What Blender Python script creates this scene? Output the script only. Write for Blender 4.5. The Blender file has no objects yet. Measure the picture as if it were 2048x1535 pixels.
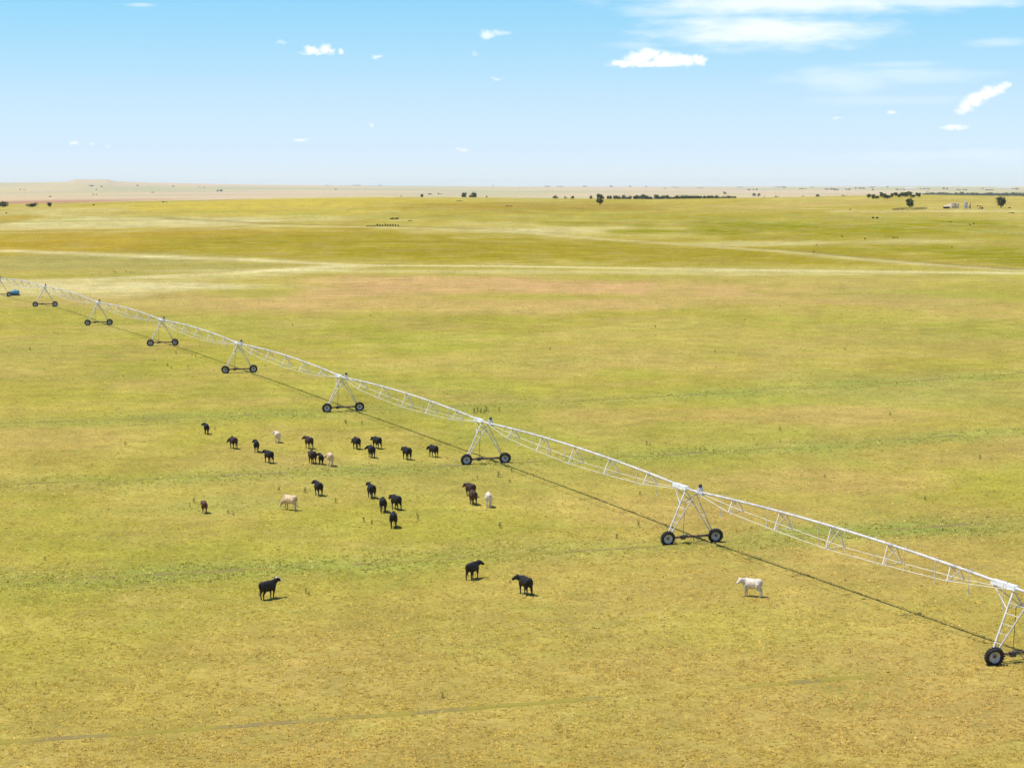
import bpy, math, random
import numpy as np
from mathutils import Vector, Matrix

SC = bpy.context.scene
COL = SC.collection
R = math.radians

# ---------------------------------------------------------------- camera
cam_d = bpy.data.cameras.new('camera')
cam_d.sensor_fit = 'HORIZONTAL'; cam_d.sensor_width = 36.0
cam_d.lens = 36.0 * 4060.0 / 2048.0
cam_d.clip_start = 1.0; cam_d.clip_end = 120000.0
cam = bpy.data.objects.new('camera', cam_d); COL.objects.link(cam)
cam.location = (0, 0, 28.0)
cam.rotation_euler = (R(90 - 5.578), 0, 0)
SC.camera = cam

# ---------------------------------------------------------------- light
SUN_EL, SUN_AZ = R(69), R(-100)          # azimuth clockwise from +Y (the view direction): sun on the left
sd = bpy.data.lights.new('sun', 'SUN'); sd.energy = 4.6; sd.angle = R(0.53); sd.color = (1.0, 0.955, 0.89)
so = bpy.data.objects.new('sun', sd); COL.objects.link(so)
sdir = Vector((math.sin(SUN_AZ) * math.cos(SUN_EL), math.cos(SUN_AZ) * math.cos(SUN_EL), math.sin(SUN_EL)))
so.rotation_euler = sdir.to_track_quat('Z', 'Y').to_euler()
so.location = (-200, 100, 300)

SC.view_settings.view_transform = 'Standard'
SC.view_settings.look = 'None'
SC.view_settings.gamma = 1.0
SC.view_settings.exposure = 0.15
SC.view_settings.use_curve_mapping = False
SC.render.engine = 'CYCLES'
SC.cycles.max_bounces = 4
SC.cycles.volume_bounces = 1
SC.cycles.use_denoising = True

# directions (azimuth, elevation, radii in degrees, strength) of the clouds
CUMULUS = [(3.097, 3.341, 0.381, 0.169, 0.085, 1.0), (3.5, 3.505, 0.423, 0.226, 0.226, 1.0), (3.791, 3.641, 0.367, 0.198, 0.226, 1.0), (4.264, 3.529, 0.564, 0.198, 0.254, 1.0), (4.75, 3.444, 0.564, 0.183, 0.169, 1.0), (5.208, 3.456, 0.24, 0.169, 0.155, 1.0), (3.849, 3.338, 1.2, 0.113, 0.085, 1.0), (-5.592, 3.727, 0.198, 0.141, 0.113, 0.95), (-5.177, 3.73, 0.226, 0.198, 0.127, 0.95), (-4.776, 3.718, 0.113, 0.099, 0.099, 0.75), (-5.455, 3.646, 0.536, 0.056, 0.056, 0.6), (-3.778, 3.572, 0.169, 0.071, 0.071, 0.55), (-0.711, 4.211, 0.226, 0.141, 0.169, 0.65), (-0.335, 4.266, 0.367, 0.056, 0.099, 0.4), (12.503, 2.134, 0.282, 0.113, 0.141, 0.8), (12.778, 2.347, 0.31, 0.169, 0.169, 0.9), (13.067, 2.533, 0.282, 0.155, 0.169, 0.9), (13.33, 2.585, 0.254, 0.113, 0.141, 0.8), (13.565, 2.743, 0.127, 0.113, 0.127, 0.7), (12.648, 2.241, 0.282, 0.141, 0.141, 0.85), (12.923, 2.427, 0.282, 0.155, 0.155, 0.9), (13.212, 2.545, 0.226, 0.127, 0.141, 0.85), (13.448, 2.65, 0.169, 0.113, 0.127, 0.75), (12.372, 2.026, 0.198, 0.085, 0.113, 0.55), (12.194, 1.594, 0.395, 0.085, 0.099, 0.7), (-5.921, 1.276, 0.254, 0.056, 0.071, 0.5), (-3.943, 1.668, 0.099, 0.071, 0.056, 0.5), (-12.123, 1.132, 0.155, 0.071, 0.056, 0.5), (-11.559, 1.134, 0.071, 0.056, 0.042, 0.35), (-1.374, 1.004, 0.198, 0.056, 0.056, 0.4), (-0.419, 2.974, 0.155, 0.056, 0.056, 0.4), (10.504, 1.999, 0.127, 0.071, 0.056, 0.5), (8.998, 1.857, 0.198, 0.056, 0.056, 0.4), (-1.047, 3.648, 0.113, 0.085, 0.085, 0.25), (-11.143, 1.068, 0.071, 0.042, 0.042, 0.35), (-6.404, 3.94, 0.169, 0.056, 0.056, 0.25)]
CIRRUS = [(7.422, 4.976, 4.375, 0.536, 0.395, 0.92), (11.35, 4.974, 3.669, 0.226, 0.169, 0.7), (7.019, 4.302, 3.316, 0.48, 0.564, 0.95), (8.523, 4.395, 1.976, 0.169, 0.198, 0.75), (5.637, 4.804, 2.681, 0.226, 0.198, 0.55), (9.227, 2.894, 1.693, 0.367, 0.339, 0.4), (11.12, 3.013, 2.117, 0.254, 0.254, 0.35), (10.711, 3.288, 1.27, 0.113, 0.113, 0.3), (8.542, 3.104, 0.847, 0.198, 0.198, 0.3), (3.428, 3.889, 0.847, 0.113, 0.141, 0.3), (13.368, 3.857, 0.988, 0.141, 0.127, 0.35), (-10.25, 4.911, 0.423, 0.056, 0.056, 0.4), (12.504, 0.831, 3.669, 0.169, 0.198, 0.2), (10.051, 2.343, 2.258, 0.141, 0.169, 0.2)]
# ---------------------------------------------------------------- sky
def make_world():
    wd = bpy.data.worlds.new('World'); SC.world = wd; wd.use_nodes = True
    wd.cycles.sampling_method = 'MANUAL'; wd.cycles.sample_map_resolution = 256
    nt = wd.node_tree; nt.nodes.clear(); N = nt.nodes; L = nt.links
    def node(t, **k):
        n = N.new(t)
        for a, b in k.items(): setattr(n, a, b)
        return n
    def mth(op, a, b=None, c=None, clamp=False):
        n = node('ShaderNodeMath', operation=op); n.use_clamp = clamp
        for i, q in enumerate((a, b, c)):
            if q is None: continue
            if isinstance(q, (int, float)): n.inputs[i].default_value = q
            else: L.new(q, n.inputs[i])
        return n.outputs[0]
    out = node('ShaderNodeOutputWorld'); bg = node('ShaderNodeBackground')
    L.new(bg.outputs[0], out.inputs[0])
    sky = node('ShaderNodeTexSky', sky_type='NISHITA')
    sky.sun_disc = False; sky.sun_elevation = SUN_EL; sky.sun_rotation = SUN_AZ
    sky.air_density = 1.0; sky.dust_density = 0.3; sky.ozone_density = 1.6; sky.altitude = 500
    tc = node('ShaderNodeTexCoord'); sep = node('ShaderNodeSeparateXYZ'); L.new(tc.outputs['Generated'], sep.inputs[0])
    x, y, z = sep.outputs
    az = mth('MULTIPLY', mth('ARCTAN2', x, y), 180 / math.pi)
    el = mth('MULTIPLY', mth('ARCSINE', z), 180 / math.pi)
    # clear air above a pale haze layer: the sky deepens quickly over the first degrees
    ramp = node('ShaderNodeValToRGB'); cr = ramp.color_ramp
    L.new(mth('DIVIDE', el, 20.0, clamp=True), ramp.inputs[0])
    cr.elements[0].position = 0.0; cr.elements[0].color = SKY_RAMP[0][1]
    cr.elements[1].position = 1.0; cr.elements[1].color = SKY_RAMP[-1][1]
    for p, c in SKY_RAMP[1:-1]:
        e = cr.elements.new(p / 20.0); e.color = c
    mul = node('ShaderNodeMix', data_type='RGBA', blend_type='MULTIPLY'); mul.inputs[0].default_value = 1.0
    L.new(sky.outputs[0], mul.inputs[6]); L.new(ramp.outputs[0], mul.inputs[7])
    tin = node('ShaderNodeMix', data_type='RGBA', blend_type='MULTIPLY'); tin.inputs[0].default_value = 1.0
    L.new(mul.outputs[2], tin.inputs[6]); tin.inputs[7].default_value = (1.0, 1.02, 1.22, 1)
    base = tin.outputs[2]
    # noise in direction space
    cmb = node('ShaderNodeCombineXYZ'); L.new(az, cmb.inputs[0]); L.new(el, cmb.inputs[1])
    n1 = node('ShaderNodeTexNoise'); n1.inputs['Scale'].default_value = 5.5; n1.inputs['Detail'].default_value = 6; n1.inputs['Roughness'].default_value = .6
    L.new(cmb.outputs[0], n1.inputs['Vector'])
    nz = mth('SUBTRACT', n1.outputs['Fac'], 0.5)
    st = node('ShaderNodeMapping'); st.inputs['Scale'].default_value = (0.42, 1.5, 1); st.inputs['Rotation'].default_value = (0, 0, R(7))
    L.new(cmb.outputs[0], st.inputs['Vector'])
    n2 = node('ShaderNodeTexNoise'); n2.inputs['Scale'].default_value = 1.6; n2.inputs['Detail'].default_value = 5; n2.inputs['Roughness'].default_value = .55
    L.new(st.outputs[0], n2.inputs['Vector'])
    cz = mth('SUBTRACT', n2.outputs['Fac'], 0.5)
    # billowing: bend the directions before the cloud shapes are read
    nw = node('ShaderNodeTexNoise'); nw.inputs['Scale'].default_value = 4.0; nw.inputs['Detail'].default_value = 7; nw.inputs['Roughness'].default_value = .62
    L.new(cmb.outputs[0], nw.inputs['Vector'])
    wv = node('ShaderNodeVectorMath', operation='MULTIPLY_ADD'); L.new(nw.outputs['Color'], wv.inputs[0]); wv.inputs[1].default_value = (.42, .22, 0); wv.inputs[2].default_value = (-.21, -.11, 0)
    wa = node('ShaderNodeVectorMath', operation='ADD'); L.new(wv.outputs[0], wa.inputs[0]); L.new(cmb.outputs[0], wa.inputs[1])
    def blob(b, warp, soft, coords):
        a0, e0, ra, ru, rd, s = b
        e0 += (ru - rd) * .5; re = (ru + rd) * .5
        v = node('ShaderNodeVectorMath', operation='MULTIPLY_ADD'); L.new(coords, v.inputs[0])
        v.inputs[1].default_value = (1 / ra, 1 / re, 0); v.inputs[2].default_value = (-a0 / ra, -e0 / re, 0)
        ln = node('ShaderNodeVectorMath', operation='LENGTH'); L.new(v.outputs[0], ln.inputs[0])
        mr = node('ShaderNodeMapRange', interpolation_type='SMOOTHSTEP')
        L.new(mth('SUBTRACT', warp, ln.outputs['Value']), mr.inputs[0]); mr.inputs[1].default_value = 0.0; mr.inputs[2].default_value = soft; mr.inputs[4].default_value = s
        return mr.outputs[0]
    nzw = mth('ADD', mth('MULTIPLY', nz, 1.1), 1.2); czw = mth('ADD', mth('MULTIPLY', cz, 1.7), 1.35)
    cum = None
    for b in CUMULUS:
        v = blob(b, nzw, 1.0, wa.outputs[0]); cum = v if cum is None else mth('MAXIMUM', cum, v)
    cir = None
    for b in CIRRUS:
        v = blob(b, czw, 1.25, cmb.outputs[0]); cir = v if cir is None else mth('MAXIMUM', cir, v)
    # thin high cloud goes on over the rest of the sky
    veil = node('ShaderNodeMapRange', interpolation_type='SMOOTHSTEP')
    n3 = node('ShaderNodeTexNoise'); n3.inputs['Scale'].default_value = 2.6; n3.inputs['Detail'].default_value = 5
    mp3 = node('ShaderNodeMapping'); mp3.inputs['Scale'].default_value = (1, 1, 4.0); L.new(tc.outputs['Generated'], mp3.inputs['Vector']); L.new(mp3.outputs[0], n3.inputs['Vector'])
    L.new(n3.outputs['Fac'], veil.inputs[0]); veil.inputs[1].default_value = .5; veil.inputs[2].default_value = .8
    hi = node('ShaderNodeMapRange'); L.new(el, hi.inputs[0]); hi.inputs[1].default_value = 5.5; hi.inputs[2].default_value = 11; 
    ve = mth('MULTIPLY', mth('MULTIPLY', veil.outputs[0], hi.outputs[0]), .5)
    m1 = node('ShaderNodeMix', data_type='RGBA'); L.new(mth('MAXIMUM', cir, ve), m1.inputs[0]); L.new(base, m1.inputs[6]); m1.inputs[7].default_value = CIRRUS_COL
    m2 = node('ShaderNodeMix', data_type='RGBA'); L.new(cum, m2.inputs[0]); L.new(m1.outputs[2], m2.inputs[6]); m2.inputs[7].default_value = CUMULUS_COL
    L.new(m2.outputs[2], bg.inputs[0]); bg.inputs[1].default_value = SKY_STRENGTH
SKY_STRENGTH = 0.15
SKY_RAMP = [(0, (.69, .845, 1.0, 1)), (1.0, (.622, .758, .98, 1)), (2.4, (.612, .73, .835, 1)), (3.8, (.53, .73, .765, 1)), (5.2, (.45, .735, .75, 1)), (20, (.44, .67, .71, 1))]
CIRRUS_COL = (6.0, 6.5, 6.9, 1)
CUMULUS_COL = (7.0, 7.0, 7.0, 1)
make_world()

# ---------------------------------------------------------------- terrain shape
_KD = np.array([0, 120, 200, 247, 293, 336, 382, 432, 482, 540, 620, 720, 900, 1200, 1700, 2300, 3200, 4500, 6000, 9000, 14000, 20000, 30000, 60000.])
_KZ = np.array([0, 0, 0.05, .42, .95, 1.45, 1.8, 2.6, 1.95, 1.8, 2.2, 1.4, .8, 0.3, 0.0, -2.0, -5, -8, -10, -8, -2, 9, 15, 15.])
_CA = np.radians([-60, -30, -14.2, -10.8, -7.4, -3.9, -0.3, 3.9, 7.4, 11.5, 14.2, 30, 60])
_CH = np.array([11, 12, 11.5, 14, 16.3, 18, 17.1, 15.5, 16.3, 18.9, 18.5, 17, 15.])
_MA = np.radians([-40, -24, -17, -14.4, -13.0, -12.3, -12.1, -11.2, -11.0, -10.2, -8.5, -6, -3, 0, 40])
_MH = np.array([0, 26, 40, 46, 49, 55, 77, 77, 58, 49, 34, 18, 6, 0, 0.])

def _pch(x, xs, ys):
    """smooth monotone-ish cubic through knots"""
    x = np.clip(x, xs[0], xs[-1])
    h = np.diff(xs); s = np.diff(ys) / h
    m = np.zeros(len(xs)); m[1:-1] = np.where(s[:-1] * s[1:] > 0, 2 * s[:-1] * s[1:] / (s[:-1] + s[1:] + 1e-12), 0); m[0] = 0; m[-1] = 0
    i = np.clip(np.searchsorted(xs, x, side='right') - 1, 0, len(xs) - 2)
    t = (x - xs[i]) / h[i]
    return (2*t**3 - 3*t**2 + 1) * ys[i] + (t**3 - 2*t**2 + t) * h[i] * m[i] + (3*t**2 - 2*t**3) * ys[i+1] + (t**3 - t**2) * h[i] * m[i+1]

def sstep(a, b, x):
    t = np.clip((x - a) / (b - a), 0, 1)
    return t * t * (3 - 2 * t)

def ground_z(x, y):
    x = np.asarray(x, float); y = np.asarray(y, float)
    d = np.hypot(x, y); a = np.arctan2(x, y)
    front = np.clip(np.cos(a) * 1.6 - .1, 0, 1)
    z = _pch(d, _KD, _KZ)
    up = sstep(640, 1720, d) * (1 - sstep(1750, 3300, d))
    z = z + up * np.interp(a, _CA, _CH) * front
    roll = sstep(620, 900, d) * (1 - sstep(1500, 2600, d))
    z = z + roll * (1.3 * np.sin(d / 95. + 1.5 * np.sin(a * 7)) + 0.9 * np.sin(x / 71. + 0.8) * np.sin(d / 160.))
    z = z + sstep(250, 600, d) * (1 - sstep(700, 1200, d)) * 0.35 * np.sin(x / 60.) * np.sin(d / 55.)
    far = sstep(11000, 18000, d) * (1 - .0 * d)
    z = z + far * np.interp(a, _MA, _MH) * front
    z = z + sstep(4000, 9000, d) * 2.5 * np.sin(a * 23 + d / 1900.) 
    return z

# ---------------------------------------------------------------- where things stand (metres)
TOWERS = [(30.21, 117.63), (14.12, 157.48), (-2.64, 202.9), (-20.68, 247.3), (-39.5, 292.99), (-58.11, 336.8), (-77.91, 381.97), (-99.53, 432.41), (-121.39, 481.25)]
PIVOT = (-188.0, 722.0)
CATTLE = [
    (-34.29, 226.24, 'black', 104, (0.2, 0.9), 0.92),
    (-29.66, 214.47, 'brownblack', 118, (-0.5, 0.7), 1.00),
    (-26.87, 211.78, 'black', 98, (0.2, 0.7), 0.95),
    (-25.52, 219.26, 'cream', 102, (0.1, 0.8), 0.95),
    (-24.58, 203.60, 'black', 122, (0.1, 0.5), 1.00),
    (-21.62, 214.52, 'brownblack', 118, (0.1, 0.6), 1.00),
    (-20.15, 203.24, 'brownblack', 110, (-0.4, 0.2), 1.05),
    (-19.22, 202.52, 'black', 100, (0.2, 0.8), 0.85),
    (-18.17, 201.45, 'tan', 98, (-0.3, 1.1), 1.05),
    (-16.53, 214.15, 'black', 116, (-0.5, 0.3), 1.00),
    (-14.38, 214.55, 'black', 124, (-0.1, 0.2), 1.00),
    (-14.49, 207.67, 'black', 106, (-0.2, 1.0), 1.00),
    (-10.75, 206.19, 'black', 120, (-0.1, 0.1), 1.02),
    (-8.11, 208.06, 'blackface', 126, (-0.35, 0.4), 0.98),
    (-17.54, 182.16, 'black', 112, (0.2, 0.5), 1.00),
    (-12.64, 180.69, 'black', 108, (0.3, 0.3), 1.00),
    (-11.11, 172.87, 'black', 97, (-0.3, 0.3), 0.98),
    (-10.06, 174.22, 'black', 122, (-0.1, 0.1), 1.00),
    (-9.74, 164.95, 'black', 93, (-0.4, 0.1), 1.00),
    (-3.75, 181.57, 'brownblack', 122, (-0.1, 0.3), 0.95),
    (-3.44, 176.98, 'brown', 103, (-0.3, 0.2), 1.00),
    (-2.05, 175.59, 'white', 95, (-0.4, 0.3), 1.00),
    (-26.39, 172.33, 'red', 100, (-0.1, 0.6), 0.82),
    (-19.23, 173.94, 'tan', 146, (-1.0, 0.2), 1.05),
    (-16.60, 136.02, 'whiteface', 50, (0.45, -0.2), 1.00),
    (-2.82, 143.07, 'black', 62, (0.15, -0.6), 0.97),
    (0.93, 137.55, 'black', 118, (0.1, 0.95), 1.00),
    (16.43, 136.87, 'white', 154, (0.1, 1.15), 1.00),
]
WEEDS = [(-14.2, 137.89, 0.48, 0), (-13.94, 137.38, 0.34, 0), (-17.19, 148.43, 0.34, 0), (-51.4, 301.72, 0.54, 2), (-50.2, 298.1, 0.48, 2), (-48.12, 300.32, 0.48, 2), (-53.38, 321.43, 0.61, 2), (-50.32, 318.14, 0.41, 2), (-49.52, 316.5, 0.41, 2), (-48.16, 317.35, 0.34, 2), (-43.54, 295.38, 0.34, 2), (-46.46, 304.06, 0.34, 2), (-19.36, 235.22, 0.54, 4), (-17.46, 234.78, 0.54, 4), (-4.62, 245.34, 0.75, 1), (-4.22, 246.86, 0.68, 1), (-3.78, 245.85, 0.68, 1), (-3.34, 245.34, 0.61, 1), (-3.13, 247.37, 0.75, 1), (-1.6, 247.88, 0.54, 1), (-0.05, 197.22, 0.54, 4), (-1.3, 193.82, 0.61, 4), (-0.19, 190.2, 0.41, 4), (-3.31, 192.82, 0.34, 4), (-0.99, 164.95, 0.54, 4), (-7.9, 168.69, 0.54, 4), (-8.08, 170.76, 0.34, 4), (-12.37, 167.68, 0.48, 4), (-11.63, 166.67, 0.48, 4), (-18.95, 183.96, 0.61, 4), (-15.65, 178.1, 0.48, 4), (-21.5, 185.48, 0.41, 4), (-28.19, 178.09, 0.48, 4), (-24.34, 172.07, 0.41, 4), (-23.8, 171.27, 0.34, 4), (-28.24, 176.13, 0.34, 4), (10.43, 165.44, 0.54, 0), (11.62, 182.46, 0.48, 0), (14.51, 217.32, 0.54, 0), (14.83, 216.52, 0.41, 0), (8.36, 159.74, 0.48, 0), (-19.59, 236.6, 0.41, 4), (-28.18, 402.24, 0.48, 0), (7.84, 135.69, 0.27, 0), (-3.82, 109.34, 0.34, 0), (-0.14, 141.78, 0.27, 0), (-33.84, 229.71, 0.41, 4), (6.08, 179.54, 0.27, 0), (-41.19, 380.18, 0.54, 0), (26.54, 375.92, 0.61, 0), (54.08, 328.63, 0.54, 0), (45.12, 392.44, 0.48, 0), (-117.19, 598.08, 0.82, 3), (-115.98, 594.87, 0.68, 3), (-113.63, 597.97, 0.82, 3), (-111.0, 591.72, 0.75, 3), (-110.12, 591.71, 0.68, 3), (32.56, 324.53, 0.54, 0), (-36.89, 302.01, 0.41, 0), (47.98, 206.37, 0.54, 0), (36.9, 179.51, 0.41, 0), (30.11, 193.47, 0.41, 0), (19.92, 213.36, 0.41, 0), (-35.07, 150.43, 0.34, 0), (-41.71, 217.1, 0.48, 0), (-78.11, 327.95, 0.61, 2), (6.18, 329.03, 0.54, 0), (45.63, 243.52, 0.48, 0), (30.54, 229.74, 0.48, 0)]
RIDGE_TREES = [(63.9, 1479.2, 8.39, 6.93, 0), (261.6, 1340.8, 7.07, 6.73, 1), (319.7, 1331.9, 8.1, 8.1, 2), (-422.7, 1692.2, 5.58, 10.31, 1), (-350.0, 1487.1, 3.39, 9.78, 3), (-332.0, 1462.6, 3.69, 4.43, 2)]
BELT_TREES = [(142, 2346, 8.1, 8.5, 3), (145, 2351, 9.0, 7.8, 3), (151, 2361, 10.2, 10.4, 0), (157, 2372, 9.5, 8.1, 2), (162, 2382, 8.3, 7.8, 2), (169, 2392, 10.5, 9.1, 3), (174, 2401, 8.5, 9.5, 0), (179, 2409, 9.8, 8.6, 0), (185, 2420, 10.2, 7.2, 0), (190, 2429, 8.7, 9.1, 2), (194, 2436, 8.8, 8.7, 1), (199, 2444, 10.8, 9.8, 2), (205, 2453, 10.9, 8.6, 1), (209, 2459, 10.9, 11.3, 1), (215, 2470, 10.5, 10.2, 0), (221, 2480, 10.2, 10.7, 0), (226, 2487, 10.7, 8.1, 0), (230, 2494, 10.4, 11.5, 3), (237, 2504, 10.7, 7.9, 0), (241, 2510, 10.8, 11.1, 3), (247, 2520, 11.3, 6.7, 0), (253, 2529, 11.4, 9.1, 3), (256, 2535, 10.1, 9.2, 3), (260, 2540, 10.3, 8.4, 2), (265, 2548, 11.2, 9.9, 2), (271, 2557, 12.1, 7.6, 2), (274, 2562, 11.2, 9.1, 0), (280, 2571, 11.0, 9.2, 0)]
BELT_TREES_FAR = [(123, 2597, 11.8, 6.6, 3), (126, 2597, 12.1, 5.9, 0), (131, 2597, 12.4, 6.1, 0), (134, 2597, 12.7, 5.9, 2), (137, 2596, 11.9, 7.2, 1), (142, 2596, 13.1, 5.9, 3), (145, 2596, 11.9, 6.1, 1), (150, 2596, 12.7, 7.0, 2)]
SCATTERED_TREES = [(-54, 2299, 10.5, 7.4, 0), (-43, 2300, 11.4, 9.1, 1), (-47, 2300, 8.8, 5.1, 3), (-106, 2398, 10.9, 4.7, 2), (-29, 2300, 7.1, 3.4, 3), (-130, 2396, 8.8, 3.0, 3), (52, 2449, 10.1, 7.2, 1), (66, 2499, 9.7, 6.2, 3), (74, 2499, 9.8, 6.2, 0), (95, 2448, 10.3, 4.8, 1), (319, 2580, 11.3, 6.4, 3), (400, 2670, 15.1, 8.0, 0), (320, 2479, 10.7, 6.2, 3), (401, 2468, 11.1, 5.5, 2), (406, 2467, 9.8, 4.9, 3), (313, 2380, 7.7, 7.1, 3), (351, 2475, 9.9, 8.6, 3), (375, 2421, 8.6, 4.8, 3)]
FARM_TREES = [(282.9, 1615.6, 3.7, 4.41, 1), (280.7, 1583.9, 4.03, 4.01, 0), (285.3, 1593.7, 2.52, 5.08, 1), (294.7, 1626.6, 4.4, 3.82, 0), (289.8, 1584.6, 4.34, 4.85, 0), (292.7, 1587.5, 3.15, 5.4, 2), (299.9, 1609.0, 4.0, 3.39, 1), (308.8, 1640.6, 3.8, 5.22, 2), (305.6, 1608.0, 3.26, 4.0, 1), (311.5, 1627.0, 3.99, 5.41, 1), (310.8, 1608.5, 4.38, 4.83, 0), (321.7, 1649.7, 3.89, 5.79, 0), (314.1, 1596.9, 2.44, 5.53, 0), (323.2, 1626.8, 3.25, 3.59, 0), (320.0, 1601.4, 3.91, 3.52, 2)]
RIVER_TREES = [(1344, 6646, 11.9, 20.9, 2), (1420, 6959, 12.6, 24.3, 2), (1461, 7097, 14.0, 21.5, 2), (1453, 6991, 11.6, 25.9, 3), (1476, 7040, 13.9, 18.3, 0), (1484, 7028, 14.9, 19.0, 2), (1506, 7073, 13.3, 21.5, 1), (1533, 7133, 10.7, 23.9, 0), (1535, 7091, 9.9, 18.8, 1), (1506, 6913, 14.7, 17.7, 1), (1466, 6689, 12.2, 24.6, 2), (1464, 6638, 17.1, 23.3, 0), (1506, 6785, 11.0, 22.0, 0), (1579, 7064, 13.0, 16.4, 2), (1566, 6963, 12.2, 15.9, 1), (1522, 6730, 15.7, 23.1, 1), (1546, 6777, 14.6, 16.9, 2), (1630, 7089, 10.5, 24.0, 2), (1556, 6718, 12.4, 23.0, 3), (1637, 7015, 12.6, 23.2, 3), (1556, 6637, 15.7, 24.2, 0), (1667, 7061, 11.9, 24.6, 1), (1682, 7076, 11.7, 20.8, 3), (1593, 6657, 12.1, 15.9, 3), (1600, 6634, 14.7, 25.1, 1), (1591, 6554, 15.5, 19.2, 0), (1722, 7050, 11.9, 16.1, 3), (1673, 6803, 16.5, 24.4, 2), (1697, 6851, 15.6, 23.3, 1), (1728, 6932, 15.1, 17.3, 1), (1645, 6553, 15.4, 21.7, 1), (1778, 7030, 15.9, 16.1, 3), (1677, 6589, 16.7, 19.5, 3), (1739, 6791, 14.7, 16.4, 0), (1692, 6576, 13.6, 21.7, 0), (1742, 6739, 14.1, 20.6, 0)]
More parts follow.
